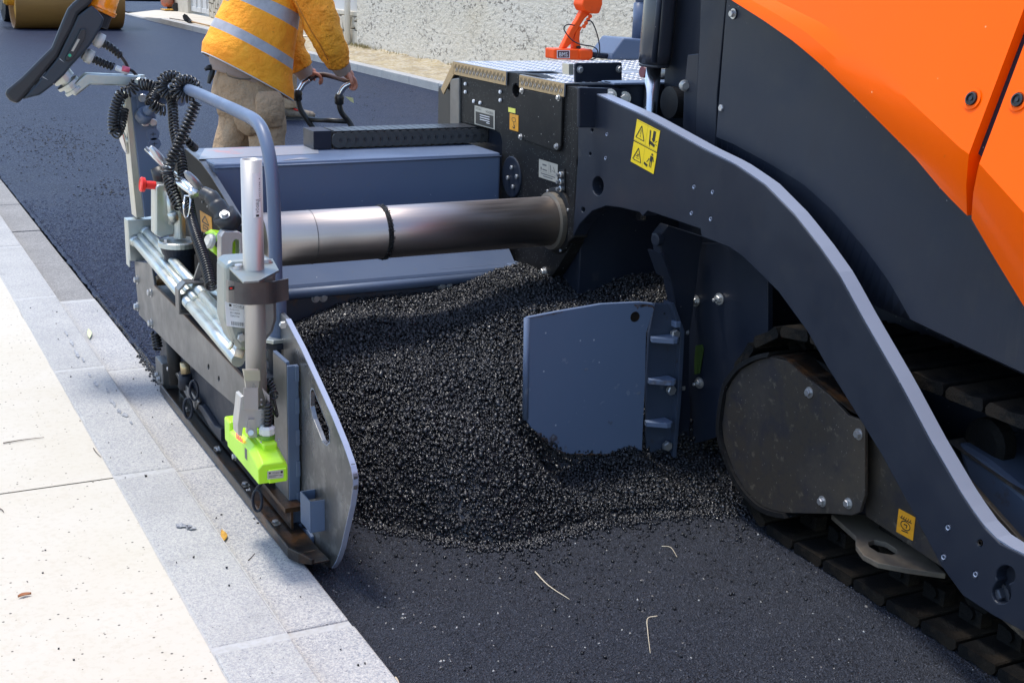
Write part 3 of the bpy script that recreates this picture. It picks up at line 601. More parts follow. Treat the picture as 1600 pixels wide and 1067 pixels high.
b = B(); jx = P(603, 350, y=4.25).x
for k in range(3): b.tube(circ((jx+.006*k, 4.305, .757), .0945, (0, 1, 0), (0, 0, 1), 40)+[Vector((jx+.006*k, 4.305+.0945, .757))], .0035, 6, caps=False)
part(b, 'seal_ring', graph_dirty, tb)
for i in range(220):
    pass
b = B(); jx2 = P(492, 350, y=4.25).x; b.tube(circ((jx2, 4.305, .757), .0932, (0, 1, 0), (0, 0, 1), 40)+[Vector((jx2, 4.305+.0932, .757))], .0012, 5, caps=False); part(b, 'tube_seam', darksteel, tb)
# grit stuck to the ring
pts = [(jx+random.uniform(-.004, .018), 4.305+math.cos(a)*.097, .757+math.sin(a)*.097) for a in [random.uniform(0, 6.28) for _ in range(260)]]
o = rocks('clinging_grit', np.array(pts), np.full(len(pts), .0026), stone_m); o.data.transform(Matrix.Translation(-BASE[pv])); o.parent = tb
# labels
stk('type_plate', (742, 165), (773.6, 173), (742, 194), dict(x=XS), NX, [silver, ink, white], [(1, [rect(.06, .3, .94, .95)]+text_polys('VÖGELE', .56, .08, .94, .24)+[rect(.06, .08, .3, .1), rect(.06, .15, .34, .17)]), (2, [rect(.28, .4, .76, .44), rect(.28, .52, .76, .56), rect(.28, .64, .76, .68), rect(.6, .74, .76, .78)])], sp, 'metal type plate')
stk('yellow_label', (794.8, 168), (805.7, 170.5), (794.8, 175), dict(x=XS), NX, [M('pale_yellow_label', (.75, .72, .12), .5)], [], sp)
hk = circ((.5, .33, 0), .22, (1, 0, 0), (0, .62, 0), 16); hk = [line(hk[i][:2], hk[(i+1) % 16][:2], .035) for i in range(16)]
stk('lifting_point_sticker', (797, 177.3), (810.6, 180.9), (796.7, 202.4), dict(x=XS), NX, [amber, ink], [(1, hk+[line((.5, .47), (.5, .66), .05), line((.5, .66), (.62, .72), .08), line((.62, .72), (.6, .82), .08), line((.6, .82), (.42, .83), .08), line((.42, .83), (.38, .74), .06)])], sp, 'orange sticker with a crane hook')
stk('instruction_label', (842.8, 248.6), (872, 257.5), (842.4, 276.6), dict(x=XS), NX, [silver, inkg], [(1, [line((.55, .05), (.55, .62), .012), line((.03, .64), (.97, .64), .012), rect(.2, .2, .42, .28), rect(.2, .48, .45, .54), rect(.1, .4, .16, .55), line((.62, .15), (.66, .55), .04), line((.72, .4), (.9, .5), .03), line((.78, .2), (.86, .45), .03), rect(.12, .72, .88, .77), rect(.25, .84, .75, .89)])], sp)
b = B(); b.prism(PP([(874, 266), (883, 264), (884, 298), (879, 302), (873, 296)], x=XS-.001), (-.004, 0, 0)); cn = part(b, 'coupling_panel', blackm, sp)
for v in (273, 284, 295):
    b = B(); b.lathe(P(879, v, x=XS-.004), NX, [(.011, 0), (.011, .012), (.007, .014), (.007, .026)], 14); part(b, 'coupling', bolt_m, cn)
# far vertical post and black box behind it
plate('corner_post', [(703, 124), (717, 122), (717, 200), (703, 200)], dict(x=XS-.01), (.05, 0, 0), darksteel)
yb_ = P(700, 170, x=XS).y; b = B(); b.box((2.44, yb_, .95), (2.62, yb_+.16, 1.15)); part(b, 'rear_box', blackm, bevel=.01)
b = B(); b.box((XS+.052, 4.22, .06), (4.55, yb_, 1.165)); part(b, 'screed_body', graph, bevel=.006)
# ---- tread plates
WZ = P(709, 96, x=XS-.01).z; 
def tread(name, y0, y1, x0, x1, z, skirt, parent=None, slant=None):
    b = B(); b.box((x0, y0, z-.005), (x1, y1, z)); b.box((x0, y0, z-skirt), (x0+.005, y1, z-.0051)); b.mi = 1
    b.face([(x0-.0008, y0, z-skirt), (x0-.0008, y1, z-skirt), (x0-.0008, y1, z-.0015), (x0-.0008, y0, z-.0015)])
    if slant:
        b.mi = 1; b.prism([(x0-.0008, y1, z), (x0-.0008, y1+slant[0], z-slant[1]), (x0-.0008, y1+slant[0]-.028, z-slant[1]-.02), (x0-.0008, y1-.005, z-skirt)], (.006, 0, 0))
        b.mi = 0; b.prism([(x0, y1, z-.004), (x0, y1+slant[0], z-slant[1]), (x0, y1+slant[0], z-slant[1]+.005), (x0, y1, z)], (x1-x0, 0, 0))
    # raised lozenges
    b.mi = 0; P_ = .034; k = 0
    yy = y0+.02
    while yy < y1-.01:
        xx = x0+.02+(k % 2)*P_/2
        while xx < min(x1, x0+1.6)-.02:
            a = PI/4 if (int((xx-x0)/P_)+k) % 2 else -PI/4
            d = Vector((math.cos(a), math.sin(a), 0))*.012; s = Vector((-math.sin(a), math.cos(a), 0))*.0035; c = Vector((xx, yy, z))
            vs = [b.bm.verts.new(q) for q in (c-d, c+s, c+d, c-s)]; vt = [b.bm.verts.new(q+UZ*.0018) for q in (c-d*.7, c+s*.5, c+d*.7, c-s*.5)]
            b.bm.faces.new(vt)
            for i in range(4): b.bm.faces.new((vs[i], vs[(i+1) % 4], vt[(i+1) % 4], vt[i]))
            xx += P_
        yy += P_*.5; k += 1
    yy = y0+.022; k = 0
    while yy < y1-.008:
        b.mi = 0
        for dz in (-.006, .006):
            c = Vector((x0-.0012, yy+dz, z-skirt*.58)); d = Vector((0, -.007, .0115)); s = Vector((0, .0016, .001))
            b.prism([c-d, c+s, c+d, c-s], (-.0018, 0, 0))
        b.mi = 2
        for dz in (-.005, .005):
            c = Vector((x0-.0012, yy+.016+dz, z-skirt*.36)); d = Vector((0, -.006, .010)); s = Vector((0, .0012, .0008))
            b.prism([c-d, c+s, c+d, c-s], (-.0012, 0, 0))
        yy += .034
    return part(b, name, [tread_t, tread_s, M_tread_dark], parent)
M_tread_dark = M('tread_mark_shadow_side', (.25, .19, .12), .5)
yA, yB_, yC, yD = P(882, 131, x=XS-.01).y, P(812, 115.5, x=XS-.01).y, P(791, 112.5, x=XS-.01).y, P(709, 96, x=XS-.01).y
wk = tread('walkway_plate', yC, yD, XS-.01, 4.6, WZ, .055, slant=(.13, .13))
tread('walkway_plate', yA, yB_, XS-.01, 4.6, WZ-.002, .05)
b = B(); b.box((XS+.20, yB_, WZ-.006), (4.6, yC, WZ-.001)); part(b, 'walkway_infill', tread_t)
b = B(); b.box((XS+.01, yB_, WZ-.05), (XS+.2, yC, WZ-.03)); part(b, 'step_recess', graph)
b = B(); b.box((XS+.05, yA-.02, 1.10), (4.55, yD-.02, WZ-.008)); part(b, 'walkway_frame', graph)
# ---- bent bracket on the walkway
q0, q1 = P(899, 100, y=yA+.02), P(972, 98, y=yA+.02)
b = B(); b.prism([P(899, 133, y=yA+.02), P(972, 133, y=yA+.02), P(972, 100, y=yA+.02), P(970, 98, y=yA+.02), P(901, 99, y=yA+.02), P(899, 101, y=yA+.02)], (0, .012, 0)); bk = part(b, 'upright_bracket', graph, bevel=.002)
b = B(); e0 = P(899, 101, y=yA+.02); e1 = P(899, 118, y=yA+.02); b.prism([e0+Vector((-.02, .013, 0)), e1+Vector((-.02, .013, 0)), e1+Vector((.0, .013, 0)), e0+Vector((0, .013, 0))], (0, .05, 0)); part(b, 'flange', zinc_y, bk)
for u, v in ((906, 109), (967, 108)): bolt(P(u, v, y=yA+.02), NY, bk, .0095)
# ---- cross member behind the arm, ledge with two big bolts
yM = 4.02
b = B(); b.prism(PP([(951, 128), (975, 131), (1075, 131), (1110, 131), (1110, 205), (985, 205), (975, 140)], y=yM), (0, .05, 0)); cm = part(b, 'cross_member', graph, bevel=.01)
b = B(); b.box((P(955, 128, y=yM).x, yM-.02, P(955, 129, y=yM).z-.008), (P(1110, 128, y=yM).x, yM+.07, P(955, 129, y=yM).z)); part(b, 'cross_member_lip', slate, cm, bevel=.003)
b = B(); b.prism(PP([(905, 137), (978, 139), (983, 143), (983, 200), (905, 200)], y=4.0), (0, .018, 0)); lg = part(b, 'mounting_lug', graph, bevel=.004)
for u, v in ((953, 150), (975, 154)): bolt(P(u, v, y=4.0), Vector((-.4, -1, 0)), lg, .017)
# ---- hydraulic cylinder
c0, c1 = P(1022, 104, x=2.60), P(1037, -60, x=2.60); ax = (c1-c0).normalized()
b = B(); b.tube([c0, c0+ax*.012], .053, 32); b.tube([c0+ax*.012, c0+ax*.05, c0+ax*1.0], .056, 32); cy = part(b, 'hydraulic_cylinder', M('gloss_dark_paint', (.035, .038, .05), .3, coat=.3))
b = B(); b.tube([c0-ax*.55, c0], .027, 24); part(b, 'piston_rod', chrome, cy)
b = B(); b.tube([P(1022, 98, x=2.543), P(1033, -30, x=2.543)], .010, 10); part(b, 'steel_line', graph, cy)
# hoses and fittings to the right of the cylinder
hs_ = [P(1078, -30, x=2.7), P(1078, 0, x=2.7), P(1074, 25, x=2.7), P(1071, 45, x=2.7)]
b = B(); b.tube(smooth_path(hs_, 6), .024, 14); hz = part(b, 'hose', blackm)
b = B(); b.tube([P(1071, 45, x=2.7), P(1070, 56, x=2.7)], .017, 12); part(b, 'hose_fitting', zinc_y, hz)
b = B(); b.box(P(1064, 84, x=2.7)-Vector((.0, .03, 0)), P(1070, 56, x=2.72)+Vector((.05, .03, 0))); vb = part(b, 'valve_block', blackm, bevel=.004)
b = B(); b.tube([P(1066, 84, x=2.72), P(1064, 92, x=2.72)], .014, 12); part(b, 'hose_fitting', zinc_y, vb)
b = B(); b.tube(smooth_path([P(1064, 92, x=2.72), P(1060, 105, x=2.72), P(1045, 118, x=2.74), P(1020, 116, x=2.8)], 6), .022, 12); part(b, 'hose', blackm)
# railing base seen over the walkway
b = B(); pb = P(1010, 95, z=WZ+.0); rb = Vector((2.95, 5.0, WZ))
rb = P(1005, 98, z=WZ)
rb = P(1000, 92, z=WZ)
b.prism(PP([(955, 94), (958, 84), (975, 60), (1092, 68), (1093, 94)], y=rb.y), (0, .2, 0)); rl = part(b, 'pedestal', slate, bevel=.008)
b = B(); pr_ = P(997, 60, y=rb.y+.1); b.tube([pr_, pr_+UZ*.16], .030, 18); b.tube([pr_+UZ*.16, pr_+UZ*.165], [.03, .022], 18); b.tube([pr_+UZ*.16, pr_+UZ*.8], .022, 18); part(b, 'guard_post', slate, rl)
# ---- vertical column plates between screed and body
XC = 2.53
col = plate('rear_column', [(1096, -60), (1137, -60), (1134, 0), (1120, 150), (1117, 236), (1112, 300), (1084, 290), (1088, 160), (1093, 60)], dict(x=XC), (.12, 0, 0), graph, bevel=.003)
fl2 = plate('column_flange', [(1074, 86), (1092, 84), (1086, 225), (1066, 218), (1068, 150)], dict(x=XC+.06), (.05, 0, 0), graph, bevel=.003)
b = B(); b.lathe(P(1069, 134, x=XC+.055), Vector((-.3, -1, 0)), [(.019, 0), (.019, .01), (.012, .012), (.012, .02)], 24); part(b, 'pulley', bolt_m, fl2)
b = B(); b.lathe(P(1064, 160, x=XC+.12), NX, [(.055, 0), (.055, .05)], 30); part(b, 'belt_wheel', blackm, fl2)
b = B(); b.box((2.66, 3.2, 1.0), (2.9, 4.0, 2.2)); part(b, 'rear_housing', graph)
# ---- body: graphite side panel in two facets with crease
lowc = [(1117, 234), (1150, 300), (1200, 380), (1260, 440), (1352, 472), (1430, 505), (1500, 538), (1600, 586), (1750, 665), (1900, 745)]
crea = [(1119, 214), (1147, 226), (1203, 256), (1254, 287), (1301, 329), (1353, 390), (1390, 441), (1423, 499), (1500, 536), (1600, 583), (1750, 662), (1900, 742)]
upc = [(1136, -4), (1194, 33), (1241, 66), (1287, 105), (1334, 151), (1381, 198), (1428, 245), (1475, 301), (1517, 347), (1550, 398), (1600, 480), (1700, 640), (1760, 690), (1900, 780)]
upc[-3:] = [(1680, 600), (1740, 650), (1900, 730)]
n = 60
U_ = resample(PP(upc, x=XB), n); C_ = resample(PP(crea, x=XB-.014), n); D_ = resample(PP(lowc, x=XB+.03), n)
b = B(); b.loft([U_, C_, D_, [p+Vector((.06, 0, -.004)) for p in D_]], closed=False, smooth=False); bp_ = part(b, 'side_panel', graph)
b = B(); b.loft([[p+Vector((0, 0, 0)) for p in U_], [p+Vector((.05, 0, .3)) for p in U_]], closed=False); part(b, 'panel_return', graph, bp_)
for u, v in ((1146, 22), (1130, 169)): bolt(P(u, v, x=XB-.004), NX, bp_, .011)
b = B(); b.box((2.62, -2.0, .83), (4.5, 3.25, 1.45)); b.box((3.05, -2.0, 1.4501), (4.5, 3.25, 2.6)); part(b, 'body_core', graph)  # rough mass behind the panels, added so the cavity stays dark
b = B(); b.box((2.9, -2.0, .25), (4.1, 3.3, .83)); part(b, 'chassis', graph)  # plain block between the tracks, added to darken the space under the body
# ---- orange covers
up1 = [(1150, -60), (1181, -20), (1212, 1), (1287, 38), (1362, 103), (1428, 164), (1503, 234), (1514, 241)]
lo1 = [(1060, -60), (1110, -22), (1142, 0), (1194, 33), (1241, 66), (1287, 105), (1334, 151), (1381, 198), (1428, 245), (1475, 301), (1510, 336)]
NU = Vector((-1, 0, .30)).normalized(); DU = NU.dot(Vector((XB-.075, 0, 1.32)))
def orange_cover(name, lo, upp, topline, seam, n=40, ext=0):
    L_ = resample(PP(lo, x=XB-.03), n); L0 = [p+Vector((.09, 0, .02)) for p in L_]; U1 = resample([P(u, v, n=NU, d=DU) for u, v in upp], n); T_ = resample([P(u, v, n=NU, d=DU) for u, v in topline], n)
    if ext:      # the hood runs on towards the front of the machine
        for q in (L_, L0, U1, T_): q.append(q[-1]+Vector((0, -ext, 0)))
    b = B(); rows = [L0, L_]
    for k in (.12, .5, .88): rows.append([a.lerp(c, k)+Vector((-.006*math.sin(PI*k), 0, 0)) for a, c in zip(L_, U1)])
    rows.append(U1)
    for k in (.03, .5, 1): rows.append([a.lerp(c, k) for a, c in zip(U1, T_)])
    rows.append([p+Vector((.12, 0, 0)) for p in T_])
    b.loft(rows, closed=False, smooth=False)
    # folded right and left edges
    for k in (0, -1): 
        e = [r[k] for r in rows]; b.loft([e, [p+Vector((.05, 0, 0)) for p in e]], closed=False, smooth=False)
    bmesh.ops.remove_doubles(b.bm, verts=b.bm.verts[:], dist=.0004)
    o = part(b, name, orange, bevel=.004); o.data.polygons.foreach_set('use_smooth', [True]*len(o.data.polygons)); o.data.set_sharp_from_angle(angle=math.radians(14)); return o
oc = orange_cover('orange_side_cover', lo1+[(1511, 337)], up1, [(1000, -400), (1200, -400), (1500, -400), (1756, -400)], None)
oc2 = orange_cover('orange_side_cover', [(1518, 342), (1550, 397), (1600, 479), (1680, 600), (1760, 720), (1900, 900)], [(1530, 256), (1600, 333), (1700, 440), (1800, 545), (2000, 750)], [(1777, -400), (2000, -400), (2400, -400)], None, ext=2.2)
b = B(); b.loft([[p+Vector((.03, 0, 0)) for p in (P(1514, 241, n=NU, d=DU), P(1530, 256, n=NU, d=DU))], [p+Vector((.03, 0, 0)) for p in (P(1756, -400, n=NU, d=DU), P(1777, -400, n=NU, d=DU))]], closed=False); part(b, 'seam_backing', graph)
for u, v, c in ((1519, 155, oc), (1591, 157, oc2)):
    q = P(u, v, n=NU, d=DU+.002); b = B(); b.lathe(q, NU, [(.024, 0), (.026, .0015), (.019, .002), (.018, -.001)], 28); rg = part(b, 'latch_recess', orange, c)
    b = B(); b.lathe(q+NU*.0005, NU, [(.016, 0), (.016, .006), (.012, .007), (.011, .003), (.005, .003), (.005, .006)], 24); part(b, 'latch', blackm, c)
# ---- cavity between screed and track
plate('inner_panel', [(1096, 380), (1140, 380), (1200, 400), (1200, 560), (1130, 680), (1060, 700), (1060, 400)], dict(x=2.66), (.02, 0, 0), graph, bevel=.002)
ip = plate('rear_plate', [(880, 300), (1060, 300), (1060, 470), (880, 470)], dict(x=2.95), (.02, 0, 0), graph_dirty)
b = B(); b.box((2.9, 3.3, .2), (4.3, 4.2, .95)); part(b, 'conveyor_tunnel', graph)
for u, v in ((942, 343), (963, 340), (982, 346), (934, 362), (958, 362)): bolt(P(u, v, x=2.95), NX, ip, .013)
# frame post holding the gate (faces the camera)
YG = 3.62
fp = plate('gate_post', [(1044, 352), (1100, 370), (1094, 400), (1084, 480), (1078, 520), (1077, 600), (1080, 640), (1076, 705), (1066, 712), (1050, 708), (1056, 600), (1054, 470), (1048, 440), (1034, 402), (1030, 370)], dict(y=YG+.05), (0, .05, 0), graph, bevel=.004)
b = B(); b.prism(PP([(1034, 398), (1048, 437), (1051, 434), (1038, 397)], y=YG+.04), (0, .09, 0)); part(b, 'stiffener', graph, fp)
b = B(); b.lathe(P(1031, 374, y=YG+.06), Vector((-1, -.1, 0)), [(.022, 0), (.022, .02), (.015, .022)], 20); part(b, 'boss', graph, fp)
lp = plate('lower_frame_plate', [(1078, 660), (1128, 655), (1128, 690), (1078, 710)], dict(y=YG+.10), (0, .04, 0), brown_dirt)
for u, v in ((1087, 470), (1124, 467), (1093, 598)):
    q = P(u, v, x=2.655); bolt(q, Vector((-1, -.25, 0)), pv, .014)
    b = B(); b.lathe(q, Vector((-1, -.25, 0)), [(.006, .012), (.006, .032), (.004, .034)], 10); part(b, 'stud', bolt_m)
b = B(); b.prism(PP([(1088, 540), (1098, 538), (1100, 545), (1094, 583), (1086, 585), (1086, 560)], x=2.654), (-.003, 0, 0)); part(b, 'sight_glass', M('oily_green_glass', (.04, .07, .02), .2))
# ---- gate blade
slate_dk = M('dark_slate_hinge', (.038, .052, .082), .42, var=[(20, .6, .68, .6, (.03, .02, .014)), (5, .5, .7, .4, (.06, .075, .105))])
gt = bpy.data.objects.new('hopper_gate', None); COL.objects.link(gt); gt.parent = pv; BASE[gt] = BASE[pv]
gt.name = 'side_gate'
bl_px = [(824, 496), (870, 487), (940, 475), (1000, 472), (1021, 474), (1023, 480), (1010, 520), (1008, 600), (1003, 710), (960, 711), (880, 709), (868, 704), (845, 680), (830, 668), (819, 650), (820, 560)]
b = B(); b.prism(PP(bl_px, y=YG), (0, .014, 0)); part(b, 'blade', slate_wear, gt, bevel=.002)
b = B(); b.tube([P(823, 497, y=YG+.006), P(821, 655, y=YG+.006)], .010, 12); part(b, 'rolled_edge', slate_wear, gt)
b = B(); b.prism(PP([(1023, 474), (1045, 474), (1066, 516), (1061, 620), (1055, 712), (1033, 723), (1010, 709), (1010, 600), (1014, 520)], y=YG+.03), (0, .012, 0)); part(b, 'hinge_plate', slate_dk, gt, bevel=.002)
b = B(); b.prism(PP([(1048, 474), (1054, 474), (1070, 517), (1065, 620), (1057, 716), (1051, 716), (1059, 620), (1063, 517)], y=YG+.005), (0, .05, 0)); hb_ = part(b, 'hinge_bar', slate_dk, gt, bevel=.002)
for u0, v0, u1, v1 in ((1013, 527, 1056, 546), (1009, 592, 1041, 609), (1004, 658, 1046, 681)):
    b = B(); a, c = P(u0, v0, y=YG+.03), P(u1, v1, y=YG-.10); a2, c2 = P(u0, v0+9, y=YG+.03), P(u1, v1, y=YG-.10)
    a = P(u0+3, v0-2, y=YG+.028)
    b.prism([a, a+Vector((.085, 0, 0)), a+Vector((.085, -.05, 0)), a+Vector((.07, -.062, 0)), a+Vector((.055, -.062, 0)), a+Vector((-.005, -.02, 0))], (0, 0, -.018)); part(b, 'rib', slate_wear, gt, bevel=.002)
b = B(); a = P(1048, 505, y=YG+.03); b.box(a+Vector((0, -.03, -.01)), a+Vector((.022, 0, .012))); part(b, 'stop_block', slate_wear, gt, bevel=.003)
b = B(); b.lathe(P(1038, 490, y=YG+.0295), NY, [(.004, 0), (.004, .0006)], 12); part(b, 'painted_hole', ink, gt)  # flat black disc, the darkness of a drilled opening painted on
for u, v in ((1052, 521), (1046, 608), (1040, 695)):
    bolt(P(u, v, y=YG+.022), NY, gt, .018, washer=False); bolt(P(u+17, v-2, y=YG+.06), Vector((1, -.2, 0)), gt, .013, washer=False)
b = B(); b.lathe(P(992, 495, y=YG-.001), NY, [(.018, 0), (.018, .0008)], 16); part(b, 'rust_patch', oily, gt)
rust = M('rust_stain', (.075, .035, .014), .7, var=[(60, .45, .6, .8, (.10, .12, .17)), (25, .5, .7, .5, (.03, .02, .015))])
tar = M('tar_residue', (.008, .008, .009), .4, bump=('n', 200, .8, .003))
rnd = random.Random(4)
def smear(px, w_, m, name):
    b = B(); n = len(px)
    q = smooth_path([P(u, v, y=YG-.0012) for u, v in px], 6); k = len(q)
    up1 = [p+Vector((rnd.uniform(-1, 1), 0, rnd.uniform(.2, 1)*1.0))*w_ for p in q]
    b.loft([[a, c] for a, c in zip(q, up1)], closed=False, smooth=False); return part(b, name, m, gt, fixn=False)
smear([(836, 676), (848, 686), (860, 697), (872, 706), (884, 708.5)], .012, rust, 'rust_edge'); smear([(898, 710), (930, 710.5), (970, 711), (1001, 709.5)], .008, rust, 'rust_edge')
smear([(990, 476), (1005, 475.5), (1019, 477)], -.018, rust, 'rust_edge'); smear([(828, 497), (850, 493), (880, 487)], -.004, rust, 'rust_edge'); smear([(821, 600), (821.5, 630), (823, 652)], .004, rust, 'rust_edge')
tp = [P(u+rnd.uniform(-3, 3), v+rnd.uniform(-5, 2), y=YG-.002) for u, v in [(842+.9*i, 682+.62*i) for i in range(42)]+[(884+2.6*i, 709) for i in range(46)]]
o = rocks('clinging_mix', np.array(tp), np.array([rnd.uniform(.0015, .0045) for _ in tp]), tar); o.data.transform(Matrix.Translation(-BASE[pv])); o.parent = gt
# ---- crawler track
tk = bpy.data.objects.new('crawler_track', None); COL.objects.link(tk); tk.parent = pv; BASE[tk] = BASE[pv]
GY, GZ, GR = 2.97, .335, .24
TX0, TX1 = 2.51, 2.82
RO = .285
loop = []; y = -2.0
low = [Vector((0, yy, .012+.0)) for yy in np.arange(-2, GY, .05)]; arc = [Vector((0, GY+(RO+.05*a/PI)*math.sin(a), .297-(RO+.06*a/PI)*math.cos(a)+.0)) for a in np.arange(0, PI+.01, .06)]; upr = [Vector((0, yy, .297+RO+.06)) for yy in np.arange(GY, -2, -.05)]
tl = low+arc+upr; Ltot = sum((tl[i+1]-tl[i]).length for i in range(len(tl)-1)); NP = int(Ltot/.135); tr = resample(tl, NP+1)
pad_me = None
for i in range(NP):
    a, c = tr[i], tr[i+1]; d = (c-a).normalized(); nrm = Vector((0, d.z, -d.y)); mid = (a+c)/2
    if pad_me is None:
        b = B(); 
        prof = [(-.061, 0), (.061, 0), (.066, -.012), (.060, -.036), (.02, -.03), (-.05, -.036), (-.064, -.02)]
        b.prism([(TX0, p, q) for p, q in prof], (TX1-TX0, 0, 0)); bmesh.ops.recalc_face_normals(b.bm, faces=b.bm.faces[:])
        b.box((TX0+.11, -.04, .0), (TX0+.15, .04, .045)); b.lathe((TX0+.10, 0, .03), (1, 0, 0), [(.018, 0), (.018, .012)], 12)
        bmesh.ops.recalc_face_normals(b.bm, faces=b.bm.faces[:]); pad_me = bpy.data.meshes.new('track_pad'); bmesh.ops.bevel(b.bm, geom=[e for e in b.bm.edges if e.calc_length() > .25], offset=.004, segments=1, affect='EDGES'); b.bm.to_mesh(pad_me); b.bm.free(); pad_me.materials.append(trackm)
    o = bpy.data.objects.new('track_pad', pad_me); COL.objects.link(o); o.parent = tk; BASE[o] = BASE[pv]
    yv_ = d; zv_ = -nrm if False else Vector((1, 0, 0)).cross(d); M3 = Matrix((Vector((1, 0, 0)), yv_, zv_)).transposed()
    o.matrix_local = Matrix.Translation(Vector((0, mid.y, mid.z))-BASE[pv]) @ M3.to_4x4()
for k in range(9):
    yy = GY-.35-k*.34; b = B(); b.lathe((TX0+.125, yy, .11), (1, 0, 0), [(.03, -.012), (.06, -.01), (.08, .02), (.08, .2)], 24); part(b, 'track_roller', trackm, tk)
gd_px = [(1204, 557), (1182, 563), (1158, 577), (1144, 594), (1135, 612), (1128, 664), (1131, 690), (1138, 712), (1149, 740), (1163, 763), (1178, 780), (1192, 791), (1210, 798), (1227, 801), (1264, 802), (1299, 802.5), (1331, 805), (1343, 800), (1351, 774), (1351.5, 658), (1325, 649), (1296, 617), (1262, 590), (1233, 565)]
g0 = PP(gd_px, x=XG); b = B(); b.prism(g0, (.012, 0, 0)); tg = part(b, 'track_guard', brown_dirt, bevel=.002)
n_ = 16; rim = PP(gd_px[:14][::-1], x=XG); rim = resample(smooth_path(rim, 4), 50); cg = sum(rim, Vector())/50; b = B(); rim_o = [p+(p-cg).normalized()*.018 for p in rim]
b.loft([[a+Vector((-.012, 0, 0)), o_+Vector((-.012, 0, 0)), o_+Vector((.16, 0, 0)), a+Vector((.16, 0, 0))] for a, o_ in zip(rim, rim_o)], smooth=False); part(b, 'guard_rim', graph_dirty, tg)
topf = PP([(1204, 555), (1222, 557), (1233, 563), (1262, 588), (1296, 612), (1330, 640), (1352, 650), (1420, 700)], x=XG); b = B(); b.loft([[p, p+Vector((.14, 0, 0)), p+Vector((.14, 0, -.006)), p+Vector((0, 0, -.006))] for p in topf], smooth=False); part(b, 'guard_top_flange', oily, tg)
for u, v in ((1265, 613), (1342, 678), (1285, 783), (1326, 786)): bolt(P(u, v, x=XG), NX, tg, .0115)
ZE = .13
b = B(); ear = [(1299, 803), (1337, 837), (1338, 852), (1349, 867), (1372, 879), (1420, 888), (1478, 896), (1445, 862), (1380, 826), (1362, 804)]
slot = [(1357, 846), (1366, 843), (1384, 847), (1400, 857), (1403, 864), (1392, 866), (1372, 862), (1358, 853)]
b.prism(PP(ear, z=ZE), (0, 0, -.016), [PP(slot, z=ZE)]); part(b, 'towing_lug', M('dirty_tan_steel', (.13, .105, .075), .6, var=[(9, .45, .6, .7, (.06, .05, .04))], bump=('n', 60, .2, .003)), tg, bevel=.002)
tf = plate('track_frame', [(1351, 655), (1420, 650), (1520, 760), (1600, 850), (1700, 960), (1700, 1100), (1600, 1000), (1480, 892), (1352, 806)], dict(x=XG+.045), (.05, 0, 0), brown_dirt)
stk('warning_sticker', (1405, 794), (1431, 808), (1401, 830), dict(x=XG+.045), NX, [amber, ink], [(1, [line((.15, .32), (.85, .32), .04)]+[line((.2+.13*k, .32), (.26+.13*k, .2), .04) for k in range(5)]+[line(*[(x_, y_) for x_, y_ in (( .5+.28*math.cos(a), .55+.18*math.sin(a)), (.5+.28*math.cos(a+.55), .55+.18*math.sin(a+.55)))], .045) for a in [k*.52 for k in range(12)]]+[line((.4, .52), (.6, .5), .05), line((.6, .5), (.55, .64), .05), line((.3, .82), (.7, .78), .05)])], tf, 'orange sticker with track drawing')
b = B(); b.prism([P(1490, 690, x=2.56), P(1540, 720, x=2.56), P(1700, 850, x=2.56), P(1700, 1000, x=2.56), P(1540, 850, x=2.56)], (.25, 0, 0)); bm_ = part(b, 'track_beam', slate_dk, tk, bevel=.02)
b = B(); q = PP([(1480, 690), (1530, 690), (1620, 755), (1800, 880), (1800, 900), (1600, 775)], x=2.555); b.loft([[p+Vector((0, 0, .004)), p+Vector((.23, 0, .004)), p+Vector((.23, 0, 0)), p] for p in (q[0], q[5], q[4])], smooth=False); part(b, 'beam_top', brown_dirt, bm_)
b = B(); q = P(1560, 690, x=2.66); b.lathe(q, NX, [(.06, 0), (.07, .01), (.07, .05), (.05, .06)], 24); part(b, 'upper_roller', trackm, tk)
b = B(); b.box((TX0+.16, -2, .1), (TX0+.30, GY, .30)); part(b, 'inner_frame', graph, tk)
b = B(); b.lathe((TX0+.06, GY, GZ), (1, 0, 0), [(.2, 0), (.23, .02), (.23, .2)], 40); part(b, 'sprocket', trackm, tk)
# ---- extension beam
_q = P(783, 239, x=XS-.01); ZB = _q.z; yb0 = _q.y; XL = 1.235
yb1 = P(300, 232, z=ZB).y
b = B(); b.prism([(XL, yb0, ZB), (XL, yb1, ZB), (XL, yb1, .3), (XL, yb0, .3)], (XS-.01-XL, 0, 0)); eb = part(b, 'extension_beam', slate, bevel=.01)
for i, (a, c) in enumerate(((460, 660), )):
    pass
q = PP([(443, 252), (492, 252), (492, 240), (460, 238)], z=ZB+.001)
b = B(); b.face(PP([(310, 249), (498, 240), (496, 228), (320, 232)], z=ZB+.0012)); b.face(PP([(440, 251), (486, 248), (470, 246)], z=ZB+.0018)); part(b, 'pink_scrape', M('scuffed_light_paint', (.27, .28, .31), .35, metal=.2, var=[(5, .58, .64, .6, (.6, .12, .06)), (20, .5, .7, .3, (.35, .36, .38))]), eb)
b = B(); b.tube([(XL, yb0-.001, ZB-.014), (XS-.01, yb0-.001, ZB-.014)], .004, 6); part(b, 'weld_bead', slate, eb)
